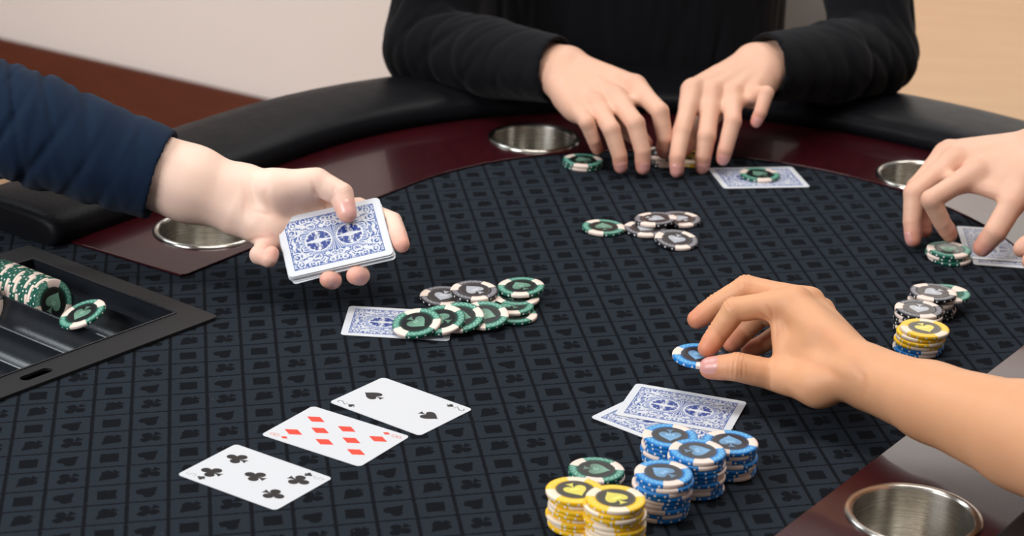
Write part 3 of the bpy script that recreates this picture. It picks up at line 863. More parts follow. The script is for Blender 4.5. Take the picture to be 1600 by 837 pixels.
def surface_nets(fld, F, smooth=2):
    ins = F < 0
    nx, ny, nz = F.shape
    cnt = np.zeros((nx-1, ny-1, nz-1), np.int8)
    for c in CORN: cnt += ins[c[0]:nx-1+c[0], c[1]:ny-1+c[1], c[2]:nz-1+c[2]]
    act = (cnt > 0) & (cnt < 8)
    I = np.argwhere(act); idx = np.full(act.shape, -1, np.int32); idx[act] = np.arange(len(I))
    vals = np.stack([F[I[:, 0]+c[0], I[:, 1]+c[1], I[:, 2]+c[2]] for c in CORN], 1)
    acc = np.zeros((len(I), 3)); n = np.zeros(len(I))
    C = np.array(CORN, float)
    for a, b in CEDG:
        va, vb = vals[:, a], vals[:, b]; cr = (va < 0) != (vb < 0)
        t = np.where(cr, va/(va-vb+1e-12), 0)[:, None]
        acc += np.where(cr[:, None], C[a]+(C[b]-C[a])*t, 0); n += cr
    V = (I+acc/n[:, None])*fld.h+fld.lo
    Q = []
    for axis in range(3):
        s0 = [slice(None)]*3; s1 = [slice(None)]*3
        s0[axis] = slice(0, -1); s1[axis] = slice(1, None)
        o = [k for k in range(3) if k != axis]
        for k in o: s0[k] = slice(1, -1); s1[k] = slice(1, -1)
        A = ins[tuple(s0)]; B = ins[tuple(s1)]
        for sign, mk in ((0, A & ~B), (1, ~A & B)):
            J = np.argwhere(mk)
            if len(J) == 0: continue
            J[:, o[0]] += 1; J[:, o[1]] += 1
            def g(d0, d1):
                K = J.copy(); K[:, o[0]] += d0; K[:, o[1]] += d1
                return idx[K[:, 0], K[:, 1], K[:, 2]]
            q = np.stack([g(-1, -1), g(0, -1), g(0, 0), g(-1, 0)], 1)
            flip = (sign == 1) ^ (axis == 1)
            Q.append(q[:, ::-1] if flip else q)
    Q = np.vstack(Q)
    E = np.vstack([Q[:, [0, 1]], Q[:, [1, 2]], Q[:, [2, 3]], Q[:, [3, 0]]])
    deg = np.bincount(E[:, 0], minlength=len(V))+np.bincount(E[:, 1], minlength=len(V))
    def lap(V):
        S = np.stack([np.bincount(E[:, 0], V[E[:, 1], k], len(V))+np.bincount(E[:, 1], V[E[:, 0], k], len(V)) for k in range(3)], 1)
        return S/np.maximum(deg, 1)[:, None]
    for _ in range(smooth):
        V = V+0.5*(lap(V)-V); V = V-0.51*(lap(V)-V)
    return V, Q
def fast_mesh(name, V, Q, mats, base):
    me = bpy.data.meshes.new(name)
    P = (np.asarray(V)/1000); P[:, 2] += TZ; P = P-np.array(base)
    me.vertices.add(len(P)); me.vertices.foreach_set('co', P.astype(np.float32).ravel())
    me.loops.add(Q.size); me.loops.foreach_set('vertex_index', Q.astype(np.int32).ravel())
    me.polygons.add(len(Q)); me.polygons.foreach_set('loop_start', np.arange(0, Q.size, 4, dtype=np.int32))
    me.polygons.foreach_set('loop_total', np.full(len(Q), 4, np.int32))
    me.polygons.foreach_set('use_smooth', np.ones(len(Q), bool))
    for m_ in mats: me.materials.append(m_)
    me.update(calc_edges=True); me.validate(); return me
def vnormals(V, Q):
    n = np.cross(V[Q[:, 2]]-V[Q[:, 0]], V[Q[:, 3]]-V[Q[:, 1]])
    N = np.zeros_like(V)
    for k in range(4):
        for c in range(3): N[:, c] += np.bincount(Q[:, k], n[:, c], len(V))
    return N/(np.linalg.norm(N, axis=1)[:, None]+1e-9)
def unit(v): v = np.asarray(v, float); return v/(np.linalg.norm(v)+1e-9)

FR = dict(index=(10.2, 9.3, 8.2, 7.3), middle=(10.4, 9.6, 8.4, 7.4), ring=(10.0, 9.0, 7.9, 7.0), little=(9.0, 7.9, 6.9, 6.1), thumb=(13.5, 11.3, 10.6, 8.6))
def build_hand(spec):
    """spec: fingers {name:[4 pts]}, wrist, forearm [(pt, r_wide, r_thin)], palm normal handled from the finger roots.
    returns verts, quads, flush colours, list of nail frames"""
    h = spec.get('h', 1.25); sc = spec.get('scale', 1.0)
    fing = spec['fingers']; Wr = np.asarray(spec['wrist'], float)
    pts = np.vstack([np.vstack(v) for v in fing.values()]+[[Wr]]+[[p[0]] for p in spec['forearm']])
    rmax = max([30]+[p[1] for p in spec['forearm']])
    lo = pts.min(0)-rmax-4; hi = pts.max(0)+rmax+4
    fld = Field(lo, hi, h)
    order = ['index', 'middle', 'ring', 'little']
    mcp = {k: np.asarray(fing[k][0], float) for k in order}
    lat = unit(mcp['index']-mcp['little'])                     # towards the thumb side
    fwd = unit((mcp['middle']+mcp['ring'])/2-Wr)
    lat = unit(lat-fwd*(lat @ fwd))
    palmar = unit(spec['palmar']) if 'palmar' in spec else None
    if palmar is None:
        palmar = np.cross(lat, fwd); 
        if palmar @ (np.asarray(fing['middle'][3])-mcp['middle']) < 0: palmar = -palmar
    palmar = unit(palmar-fwd*(palmar @ fwd)-lat*(palmar @ lat))
    wl = spec.get('wrist_lat', lat); wl = unit(wl)
    P = fld.new()
    # metacarpals
    off = dict(index=13, middle=4.5, ring=-4.5, little=-13)
    for k in order:
        c0 = Wr+wl*off[k]*sc+fwd*4
        r1 = FR[k][0]*sc*1.08
        m0 = mcp[k]+palmar*1.5
        fld.cone(P, c0, m0, 15.5*sc, r1, 9)
        fld.cone(P, c0*0.45+m0*0.55+palmar*5, m0+palmar*3.0-fwd*5, 12*sc, 9.5*sc, 9)
    th = [np.asarray(p, float) for p in fing['thumb']]
    fld.cone(P, Wr+wl*12*sc+palmar*4, th[0], 15*sc, 15.5*sc, 12)
    fld.cone(P, th[0], th[0]*0.1+th[1]*0.9, 15.5*sc, 9.5*sc, 11)                                  # thenar
    fld.cone(P, th[0]*0.5+(Wr+mcp['index'])*0.25, th[0]*0.3+th[1]*0.25+mcp['index']*0.45, 13*sc, 7.5*sc, 12)
    fld.cone(P, th[0]*0.35+th[1]*0.65, mcp['index']*0.75+Wr*0.25+palmar*2, 6.5*sc, 7*sc, 10)  # web
    fld.cone(P, Wr-wl*11*sc+palmar*5+fwd*8, mcp['little']*0.8+Wr*0.2+palmar*7, 14*sc, 11*sc, 12)  # hypothenar
    # forearm
    fa = [(Wr, spec.get('wr_w', 27)*sc, spec.get('wr_t', 19.5)*sc)]+[(np.asarray(p[0], float), p[1], p[2]) for p in spec['forearm']]
    pal = palmar
    for (a, wa, ta), (b, wb, tb) in zip(fa[:-1], fa[1:]):
        axd = unit(b-a); la = unit(wl-axd*(wl @ axd))
        for s in (-1, 1, 0):
            fld.cone(P, a+la*s*(wa-ta), b+la*s*(wb-tb), ta, tb, 10)
    # ulna head
    if spec.get('ulna', True): fld.ball(P, Wr-wl*16*sc-palmar*8-fwd*14, 8.5*sc, 12)
    # fingers
    R = {}
    G = P.copy(); 
    prox = fld.new()
    for k in order+['thumb']:
        f = [np.asarray(p, float) for p in fing[k]]; r = [x*sc*spec.get('fat', 1.0) for x in FR[k]]
        R[k] = r
        chain = fld.new()
        mids = lambda a, b, ra, rb, dip: (fld.cone(chain, a, (a+b)/2, ra, (ra+rb)/2*dip, 0.5), fld.cone(chain, (a+b)/2, b, (ra+rb)/2*dip, rb, 0.5))
        mids(f[0], f[1], r[0], r[1], 0.98); 
        if k != 'thumb':
            pass
        rest = fld.new()
        def mids2(a, b, ra, rb, dip):
            fld.cone(rest, a, (a+b)/2, ra, (ra+rb)/2*dip, 0.5); fld.cone(rest, (a+b)/2, b, (ra+rb)/2*dip, rb, 0.5)
        mids2(f[1], f[2], r[1], r[2], 0.985)
        tip = f[3]-unit(f[3]-f[2])*r[3]*0.95
        fld.cone(rest, f[2], f[2]*0.4+tip*0.6, r[2], r[3]*1.05, 0.5); fld.cone(rest, f[2]*0.4+tip*0.6, tip, r[3]*1.05, r[3]*0.93, 0.5)
        d0 = unit(f[1]-f[0]) if k != 'thumb' else unit(f[1]-f[0]); d1 = unit(f[2]-f[1]); d2 = unit(f[3]-f[2])
        # pulp
        dors = spec.get('dorsal', {}).get(k)
        if dors is None:
            dors = d0-d2
            if np.linalg.norm(dors) < 0.15: dors = -palmar
        dors = unit(np.asarray(dors)-d2*(np.asarray(dors) @ d2))
        fld.cone(rest, f[2]*0.45+tip*0.55-dors*1.6, tip-dors*1.3-d2*1.0, r[3]*0.92, r[3]*0.86, 2)
        spec.setdefault('_dors', {})[k] = (dors, d2, tip, r[3], f)
        prox = smin(prox, chain, 1.6 if k != 'thumb' else 2.5)
        R[k+'_rest'] = rest
    fp = {k: [np.asarray(p, float) for p in fing[k]] for k in order}
    for k in order: P_ext = fld.cone(P, mcp[k]+palmar*3, lerp(fp[k][0], fp[k][1], 0.36)+palmar*2.0, FR[k][0]*sc*0.98, FR[k][0]*sc*0.74, 6)
    for a, b in zip(order[:-1], order[1:]):
        pa, pb = lerp(fp[a][0], fp[a][1], 0.34)+palmar*1.5, lerp(fp[b][0], fp[b][1], 0.34)+palmar*1.5
        if np.linalg.norm(pa-pb) < 32: fld.cone(P, pa, pb, 5.5*sc, 5.5*sc, 6)
    fld.cone(P, th[0]*0.2+th[1]*0.8, lerp(fp['index'][0], fp['index'][1], 0.22)+palmar*5, 7*sc, 6.5*sc, 9)
    G = smin(P, prox, 6.0)
    for k in order+['thumb']:
        G = smin(G, R[k+'_rest'], 1.6)
    for fn in spec.get('post', []): G = fn(fld, G)
    V, Q = surface_nets(fld, G)
    N = vnormals(V, Q)
    # creases over the finger joints and flush colours
    flush = np.zeros((len(V), 2)); disp = np.zeros(len(V))
    for k in order+['thumb']:
        dors, d2, tip, r3, f = spec['_dors'][k]
        d = np.linalg.norm(V-(tip+d2*2), axis=1); flush[:, 0] = np.maximum(flush[:, 0], np.exp(-(d/15)**2))
        if k != 'thumb':
            pr = lerp(f[0], f[1], 0.40); dj = unit(f[1]-f[0]); rel = V-pr; ax = rel @ dj; rad = rel-ax[:, None]*dj; rr_ = np.linalg.norm(rad, axis=1)
            sd_ = (rad @ palmar)/(rr_+1e-6); fall = np.clip((R[k][0]*1.7-rr_)/(R[k][0]*0.5), 0, 1)
            disp -= (np.exp(-(ax/1.2)**2)+0.6*np.exp(-((ax+4.5)/1.1)**2))*fall*np.clip(sd_, 0, 1)*0.75
        for j in (1, 2):
            pj = f[j]; dj = unit(unit(f[j]-f[j-1])+unit(f[j+1]-f[j]))
            rel = V-pj; ax = rel @ dj; rad = rel-ax[:, None]*dj; rr_ = np.linalg.norm(rad, axis=1)
            fall = np.clip((R[k][j]*1.75-rr_)/(R[k][j]*0.5), 0, 1); near = np.exp(-(ax/5.5)**2)*fall
            dj_d = unit(unit(f[j]-f[j-1])-unit(f[j+1]-f[j])+dors*0.35)
            side = (rad @ dj_d)/(rr_+1e-6)
            wv = np.cos(ax*2*math.pi/3.4+0.6*np.sin(rr_*3+rad[:, 0]))
            disp += near*np.clip(side, 0, 1)**0.7*wv*0.20*spec.get('wrinkle', 1.0)
            disp -= np.exp(-((ax)/1.2)**2)*fall*np.clip(-side, 0, 1)**1.5*0.6       # palmar fold
            flush[:, 1] = np.maximum(flush[:, 1], 0.5*near*np.clip(side, 0, 1))
    for k in order:
        d = np.linalg.norm(V-(mcp[k]-palmar*8), axis=1); flush[:, 1] = np.maximum(flush[:, 1], 0.4*np.exp(-(d/12)**2))
        # extensor tendons raise the back of the hand a little
        a = Wr-palmar*14+wl*off[k]*0.6; b = mcp[k]-palmar*10
        t = np.clip(((V-a) @ (b-a))/((b-a) @ (b-a)), 0.25, 1); dd = np.linalg.norm(V-(a+t[:, None]*(b-a)), axis=1)
        disp += 0.8*np.exp(-(dd/5.0)**2)*np.clip((N @ -palmar), 0, 1)*(0.4+0.6*t)
    for line, dep, wid in spec.get('creases', []):
        Z = (V-_c) @ _fw; px = 800+F_PX*((V-_c) @ _r)/Z; py = 418.5-F_PX*((V-_c) @ _u)/Z
        best = np.full(len(V), 1e9); along = np.zeros(len(V)); nseg = len(line)-1; si = 0
        for a, b in zip(line[:-1], line[1:]):
            a = np.array(a, float); b = np.array(b, float); ab = b-a
            t = np.clip(((px-a[0])*ab[0]+(py-a[1])*ab[1])/(ab @ ab), 0, 1)
            dd_ = np.hypot(px-a[0]-t*ab[0], py-a[1]-t*ab[1])*Z/F_PX
            along = np.where(dd_ < best, (si+t)/nseg, along); best = np.minimum(best, dd_); si += 1
        facing = np.sin(np.pi*along)**0.8*np.clip(-((V-_c)/np.linalg.norm(V-_c, axis=1)[:, None]*N).sum(1)*2, 0, 1)
        prof_ = np.exp(-(best/wid)**2)-0.35*np.exp(-((best-2.2*wid)/(wid*1.2))**2)
        disp -= dep*prof_*facing
        flush[:, 1] = np.maximum(flush[:, 1], 0.8*np.exp(-(best/(wid*1.3))**2)*facing)
    V = V+N*disp[:, None]
    return V, Q, flush, spec['_dors']
def add_nails(person, V, Q, base, dors, which, mat, sc=1.0):
    bvh = BVHTree.FromPolygons([tuple(v) for v in V], [tuple(int(i) for i in q) for q in Q])
    for k in which:
        dn, d2, tip, r3, f = dors[k]
        sd = np.cross(d2, dn); nu, nv = 9, 8
        L = r3*1.75; wd = r3*0.80
        GV, ok = [], True
        for i in range(nu):
            s = i/(nu-1)                                   # 0 cuticle .. 1 free edge
            for j in range(nv):
                t = -1+2*j/(nv-1)
                round_ = math.sqrt(max(0, 1-(1-min(1, s/0.35))**2*0.55))*math.sqrt(max(0, 1-max(0, (s-0.7)/0.3)**2*0.35))
                ang = t*1.0*round_
                ct = tip+d2*(r3*0.78-L*(1-s))+d2*(-0.10*r3*(t*t)*(1 if s > 0.5 else -1))
                o = ct+(dn*math.cos(ang)+sd*math.sin(ang))*r3*2.4
                dirv = -(dn*math.cos(ang)+sd*math.sin(ang))
                hit = bvh.ray_cast(Vector(o), Vector(dirv), r3*4)
                edge = 0.05 if (i == 0 or j in (0, nv-1)) else 0.42
                hp = ct-np.array(dirv)*r3
                if hit[0] is not None and np.linalg.norm(np.array(hit[0])-hp) < r3*0.55: hp = np.array(hit[0])
                GV.append(hp-np.array(dirv)*edge)
            if not ok: break
        if not ok: continue
        Fc = [(i*nv+j, i*nv+j+1, (i+1)*nv+j+1, (i+1)*nv+j) for i in range(nu-1) for j in range(nv-1)]
        o = wmesh('fingernail', GV, Fc, mat, person)
        bm = bmesh.new(); bm.from_mesh(o.data); bmesh.ops.recalc_face_normals(bm, faces=bm.faces[:])
        bm.faces.ensure_lookup_table()
        if bm.faces[len(bm.faces)//2].normal @ Vector(dn) < 0: bmesh.ops.reverse_faces(bm, faces=bm.faces[:])
        bm.to_mesh(o.data); bm.free()
def body_object(person, parts, mat):
    """one mesh for a person's body out of [(V,Q,flush)]"""
    Vs, Qs, Fs, b = [], [], [], 0
    for V, Q, fl in parts:
        Vs.append(V); Qs.append(Q+b); Fs.append(fl if fl is not None else np.zeros((len(V), 2))); b += len(V)
    V = np.vstack(Vs); Q = np.vstack(Qs); fl = np.vstack(Fs)
    me = fast_mesh('body', V, Q, [mat], person.location)
    at = me.color_attributes.new('flush', 'FLOAT_COLOR', 'POINT')
    c = np.zeros((len(V), 4), np.float32); c[:, :2] = fl; c[:, 3] = 1
    at.data.foreach_set('color', c.ravel())
    return link('body', me, person)
def coarse(cones, h, k, wrinkle=None, holes=(), smooth=3):
    pts = np.array([c[0] for c in cones]+[c[1] for c in cones]); R = max(max(c[2], c[3]) for c in cones)+8
    fld = Field(pts.min(0)-R, pts.max(0)+R, h); F = fld.new()
    for c in cones: fld.cone(F, c[0], c[1], c[2], c[3], c[4] if len(c) > 4 else k)
    if wrinkle is not None:
        X = fld.ax[0][:, None, None]; Y = fld.ax[1][None, :, None]; Z = fld.ax[2][None, None, :]
        F += np.where(F < 25, wrinkle(X, Y, Z), 0).astype(np.float32)
    for a, b, ra, rb in holes:                              # cut an opening
        H = fld.new(); fld.cone(H, a, b, ra, rb, 0); F = -smin(-F, H, 4.0)
    return surface_nets(fld, F, smooth)
def lerp(a, b, t): return np.asarray(a, float)*(1-t)+np.asarray(b, float)*t
def folds(a, b, amp, wl, seed, c0=0.0, width=80.0, twist=1.0):
    """cloth folds running round a sleeve between a and b, strongest near a fraction c0"""
    rng = np.random.default_rng(seed)
    a = np.asarray(a, float); d = np.asarray(b, float)-a; L = np.linalg.norm(d); d = d/L
    q = unit(np.cross(d, [0, 0, 1])); w = np.cross(d, q)
    ph = rng.uniform(0, 6.28, 6)
    comps = [(rng.uniform(0.75, 1.5)*wl, rng.choice([-1, 1])*rng.uniform(0.5, 1.6), rng.uniform(0, 6.28), rng.uniform(0, 6.28), rng.uniform(0.6, 1)) for _ in range(5)]
    def f(X, Y, Z):
        s = (X-a[0])*d[0]+(Y-a[1])*d[1]+(Z-a[2])*d[2]
        u = (X-a[0])*q[0]+(Y-a[1])*q[1]+(Z-a[2])*q[2]
        v = (X-a[0])*w[0]+(Y-a[1])*w[1]+(Z-a[2])*w[2]
        en = np.exp(-((s-c0*L)/width)**2)
        phi = np.arctan2(v, u); out = 0
        for lam, tw, p0, p1, am in comps:
            e = np.sin(2*math.pi*s/lam+tw*np.sin(phi+p1)*2.2+p0+0.8*np.sin(s/29+p1))
            ridge = np.exp(-(e/0.34)**2)*1.5-0.35              # narrow creases between flat crests
            mask = np.clip(0.5+0.9*np.sin(phi+p0*2)*np.cos(s/61+p1), 0, 1)
            out = out+am*ridge*mask
        return amp*(en*0.62+0.03)*out
    return f

# ================================================================== people
# ---- person nearest the right: bare forearm, hand setting down a blue chip
def near_right_person():
    per = empty('person', (0.62, 1.06, 0.0), 'person whose bare tanned forearm reaches in to set down a blue chip', 'person', 'players round the table')
    J = dict(
        thumb=[PD(1280, 600, 1664), PD(1212, 586, 1694), PD(1152, 573, 1692), PD(1093, 575, 1704)],
        index=[PD(1243, 470, 1700), PD(1148, 484, 1708), PD(1122, 520, 1714), PD(1096, 556, 1712)],
        middle=[PD(1263, 472, 1718), PD(1166, 450, 1730), PD(1120, 476, 1738), PD(1076, 507, 1742)],
        ring=[PD(1280, 487, 1738), PD(1188, 492, 1752), PD(1160, 520, 1752), PD(1132, 545, 1748)],
        little=[PD(1284, 503, 1754), PD(1222, 518, 1764), PD(1190, 538, 1764), PD(1158, 552, 1762)])
    wr = PD(1362, 592, 1652)
    sp = dict(h=1.1, scale=1.0, fat=1.05, fingers=J, wrist=wr, wrinkle=1.8, wr_w=27, wr_t=20,
              forearm=[(PD(1455, 628, 1610), 30, 24), (PD(1600, 681, 1540), 38, 33), (PD(1700, 722, 1495), 41, 37)],
              creases=[([(1226, 606), (1240, 622), (1262, 634)], 0.35, 1.6),
                       ([(1186, 487), (1196, 496), (1206, 505)], 0.9, 1.1), ([(1196, 474), (1206, 488), (1209, 502)], 0.5, 1.0),
                       ([(1212, 500), (1216, 520), (1211, 542)], 0.6, 1.1), ([(1250, 560), (1290, 575), (1330, 600)], 0.35, 3.0),
                       ([(1330, 560), (1350, 590), (1352, 620)], 0.35, 2.0), ([(1262, 500), (1300, 530), (1345, 562)], -0.5, 4.0),
                       ([(1136, 560), (1139, 590)], 0.25, 0.8), ([(1158, 556), (1161, 592)], 0.3, 0.8), ([(1165, 560), (1167, 590)], 0.2, 0.7)],
              dorsal=dict(thumb=unit(_u*0.42-_fw*0.9), index=unit(_u*0.8-_r*0.5-_fw*0.2)))
    V, Q, fl, dors = build_hand(sp)
    elbow = PD(1780, 752, 1460); sh = np.array([640.0, 1090, 390])
    arm = coarse([(PD(1690, 718, 1500), elbow, 38, 40), (elbow, lerp(elbow, sh, 0.8), 41, 48)], 4, 8)
    body = body_object(per, [(V, Q, fl), (arm[0], arm[1], None)], MAT['skin_tan'])
    add_nails(per, V, Q, None, dors, ['thumb'], MAT['nail_b'])
    sl = coarse([(lerp(elbow, sh, 0.45), sh, 60, 68), (sh, (760, 960, 330), 80, 110), (np.array([760, 960, 330]), np.array([760, 960, -220]), 125, 130), ((840, 860, 330), (840, 860, -220), 120, 130), ((900, 790, 340), (940, 740, 80), 80, 60)], 8, 30)
    link('shirt', fast_mesh('shirt', sl[0], sl[1], [MAT['grey']], per.location), per)
    return sp
near_right_person()
_cp = PD(1091, 556, 1716)
chip('blue', tuple(_cp-np.array([0, 0, 1.6])), 'blue chip held between thumb and forefinger above the cloth', None, 2.85, True, tilt_rot(-100, 3))

# ---- person at the far right: hand lifting green chips
def far_right_person():
    per = empty('person', (0.86, 2.02, 0.0), 'person at the right edge whose hand picks at a short green chip stack', 'person', 'players round the table')
    J = dict(
        thumb=[PD(1606, 275, 2030), PD(1580, 320, 2016), PD(1555, 362, 2012), PD(1526, 398, 2022)],
        index=[PD(1525, 268, 2040), PD(1455, 312, 2020), PD(1472, 347, 2030), PD(1489, 376, 2040)],
        middle=[PD(1492, 248, 2062), PD(1428, 302, 2050), PD(1425, 346, 2048), PD(1427, 386, 2046)],
        ring=[PD(1478, 240, 2080), PD(1432, 292, 2072), PD(1440, 336, 2072), PD(1446, 372, 2070)],
        little=[PD(1482, 236, 2096), PD(1452, 285, 2094), PD(1460, 318, 2092), PD(1466, 348, 2090)])
    wr = PD(1632, 236, 2062)
    sp = dict(h=1.4, scale=1.0, fingers=J, wrist=wr, forearm=[(PD(1720, 222, 2072), 33, 28), (PD(1790, 210, 2080), 38, 34)], wrinkle=0.35,
              wr_w=27, wr_t=21, dorsal=dict(index=unit(-_r*0.9-_fw*0.5+_u*0.2), thumb=unit(_r*0.6-_fw*0.5-_u*0.5)))
    V, Q, fl, dors = build_hand(sp)
    elbow = PD(1920, 205, 2110); sh = np.array([830.0, 2110, 400])
    arm = coarse([(PD(1780, 211, 2080), elbow, 38, 40), (elbow, lerp(elbow, sh, 0.8), 41, 48)], 4, 8)
    # the other hand: only its fingertips reach the frame
    lf = [PD(1660, 392, 1985), PD(1622, 380, 1985), PD(1604, 384, 1985), PD(1590, 392, 1985)]
    oh = coarse([(lf[0], lf[1], 10.5, 9.4, 3), (lf[1], lf[2], 9.4, 8.6, 3), (lf[2], lf[3]*0.6+lf[2]*0.4, 8.6, 7.6, 3),
                 (PD(1664, 372, 1995), PD(1628, 362, 1995), 10, 9, 2), (PD(1628, 362, 1995), PD(1612, 374, 1998), 9, 7.5, 2),
                 (PD(1664, 410, 1975), PD(1626, 402, 1972), 10, 9, 2), (PD(1626, 402, 1972), PD(1609, 408, 1972), 9, 7.5, 2),
                 (PD(1668, 424, 1965), PD(1634, 420, 1960), 9, 8, 2), (PD(1634, 420, 1960), PD(1618, 424, 1960), 8, 7, 2),
                 (PD(1662, 375, 1990), PD(1760, 380, 1985), 13, 17, 8), (PD(1664, 400, 1980), PD(1760, 395, 1980), 14, 18, 8), (PD(1668, 420, 1968), PD(1760, 408, 1975), 13, 18, 8),
                 (PD(1760, 392, 1980), np.array([720, 1850, 60]), 25, 38, 8), (np.array([720, 1850, 60]), np.array([860, 1900, 330]), 42, 48, 8)], 2.4, 5)
    body_object(per, [(V, Q, fl), (arm[0], arm[1], None), (oh[0], oh[1], np.tile([0.25, 0.0], (len(oh[0]), 1)))], MAT['skin_mid'])
    add_nails(per, V, Q, None, dors, ['middle', 'thumb'], MAT['nail_b'])
    sl = coarse([(lerp(elbow, sh, 0.45), sh, 60, 68), (sh, (930, 2040, 360), 80, 100), ((930, 2040, 340), (930, 2040, -220), 125, 130), ((950, 1950, 340), (950, 1950, -220), 120, 130), ((905, 1900, 350), (890, 1895, 250), 75, 62)], 8, 30)
    link('shirt', fast_mesh('shirt', sl[0], sl[1], [MAT['grey']], per.location), per)
far_right_person()

# ---- dealer on the left: navy sleeve, hand holding the pack
deck_c = PD(522, 370, 1866)
_s = F_PX/1866
du = unit(_r*155/_s+_u*36/_s+_fw*9); dv_ = _r*29.5/_s-_u*90/_s-_fw*38
dv_ = unit(dv_-du*(dv_ @ du)); dn_ = unit(np.cross(dv_, du))
if dn_ @ _fw > 0: dn_ = -dn_
def on_deck(px, py, off):
    d = _fw + _r*(px-800)/F_PX + _u*(418.5-py)/F_PX
    t = ((deck_c+dn_*off-_c) @ dn_)/(d @ dn_)
    return _c+d*t
NDECK, DT = 15, 0.34
def deck():
    R = Matrix((du, -dv_, dn_)).transposed().to_quaternion()
    for k in range(NDECK):
        o = link('playing_card', BACK_ME); o.rotation_mode = 'QUATERNION'
        j = 0.0 if k == 0 else 1.0
        a = random.uniform(-0.014, 0.014)*j
        o.rotation_quaternion = R @ Quaternion((0, 0, 1), a if k < NDECK-2 else a+0.03)
        sh = du*random.uniform(-0.7, 0.9)*j+dv_*random.uniform(-0.4, 1.0)*j
        if k in (1, 2): sh = sh+du*1.0-dv_*0.8
        if k >= NDECK-3: sh = sh+dv_*1.8+du*0.8
        o.location = W(deck_c-dn_*(CT+k*DT)+sh)
        if k == 0: tag(o, 'top blue-backed card of the pack held in the hand of the person in navy', 'playing card', 'cards in the held pack')
        else: tag(o, 'card of the held pack, '+(NTH[k-1]+' from its top' if k < NDECK-1 else 'lowest of all'), 'playing card', 'cards in the held pack')
deck()
def dealer():
    per = empty('person', (-0.80, 2.02, 0.0), 'person in a navy shirt holding out a pack of blue-backed cards', 'person', 'players round the table')
    th = NDECK*DT
    ui = lambda px, py, o: on_deck(px, py, o)
    J = dict(
        thumb=[PD(432, 296, 1884), PD(496, 284, 1880), ui(533, 304, 13), ui(547, 346, 7.0)],
        index=[ui(482, 330, -16), ui(560, 326, -15), ui(613, 346, -9), ui(631, 390, -3)],
        middle=[ui(470, 350, -18), ui(540, 392, -17), ui(562, 430, -12), ui(549, 432, -1)],
        ring=[ui(455, 368, -18), ui(500, 408, -17), ui(519, 437, -11), ui(506, 437, -1)],
        little=[ui(428, 374, -13), ui(405, 398, -8), ui(420, 405, 2), ui(430, 386, 4)])
    wr = PD(372, 312, 1896)
    sp = dict(h=1.3, scale=1.0, fingers=J, wrist=wr, palmar=dn_, wrinkle=0.7, wr_w=29, wr_t=20, ulna=False,
              creases=[([(486, 280), (494, 300), (514, 322)], 0.9, 1.4), ([(392, 330), (420, 335), (450, 352)], 0.45, 1.6), ([(424, 282), (412, 306), (422, 330), (455, 345)], 0.4, 2.4),
                       ([(376, 280), (384, 310), (378, 350)], 0.22, 1.6), ([(384, 380), (400, 372), (424, 372)], 0.6, 1.2), ([(524, 288), (520, 304)], 0.4, 0.9)],
              wrist_lat=unit(_u*0.9+_r*0.2+_fw*0.35),
              forearm=[(PD(300, 288, 1898), 31, 27), (PD(225, 262, 1898), 31, 28)],
              dorsal=dict(thumb=unit(dn_*0.8+du*0.35-dv_*0.2), middle=unit(dv_*0.8+du*0.1+dn_*0.55), ring=unit(dv_*0.8+du*0.1+dn_*0.55), little=unit(-dn_*0.2-du*0.5+dv_*0.7)))
    V, Q, fl, dors = build_hand(sp)
    elbow = PD(-100, 152, 1905); sh = np.array([-690.0, 1990, 420])
    arm = coarse([(PD(235, 265, 1898), elbow, 29, 33), (elbow, lerp(elbow, sh, 0.9), 33, 42)], 4, 8)
    body_object(per, [(V, Q, fl), (arm[0], arm[1], None)], MAT['skin_pale'])
    add_nails(per, V, Q, None, dors, ['thumb', 'middle', 'ring', 'little'], MAT['nail'])
    ca, cb = PD(262, 276, 1898), PD(150, 238, 1898); cm = PD(60, 205, 1900)
    ce = PD(-100, 150, 1905)
    f1 = folds(cm, ca, 4.6, 66, 8, -0.15, 80)
    sl = coarse([(ca, cb, 38, 43), (cb, cm, 43, 47), (cm, ce, 47, 48), (ce, lerp(ce, sh, 0.5), 48, 60, 10), (lerp(ce, sh, 0.5), sh, 60, 72)], 2.0, 3,
                lambda X, Y, Z: f1(X, Y, Z)-1.3/(1+np.exp(-((X-PD(196, 0, 1898)[0])*0.93-(Z-90)*0.35)/1.2)), holes=[(PD(300, 288, 1898), PD(240, 268, 1898), 34, 33), (PD(345, 303, 1898), PD(300, 289, 1898), 60, 46)], smooth=5)
    link('sleeve', fast_mesh('sleeve', sl[0], sl[1], [MAT['navy']], per.location), per)
    tor = coarse([(sh, (-820, 2060, 390), 78, 100), ((-820, 2040, 380), (-820, 2040, -220), 125, 130), ((-880, 2130, 380), (-880, 2130, -220), 120, 130), ((-900, 2230, 390), (-860, 2240, 80), 78, 60)], 8, 30)
    link('shirt', fast_mesh('shirt', tor[0], tor[1], [MAT['navy']], per.location), per)
dealer()

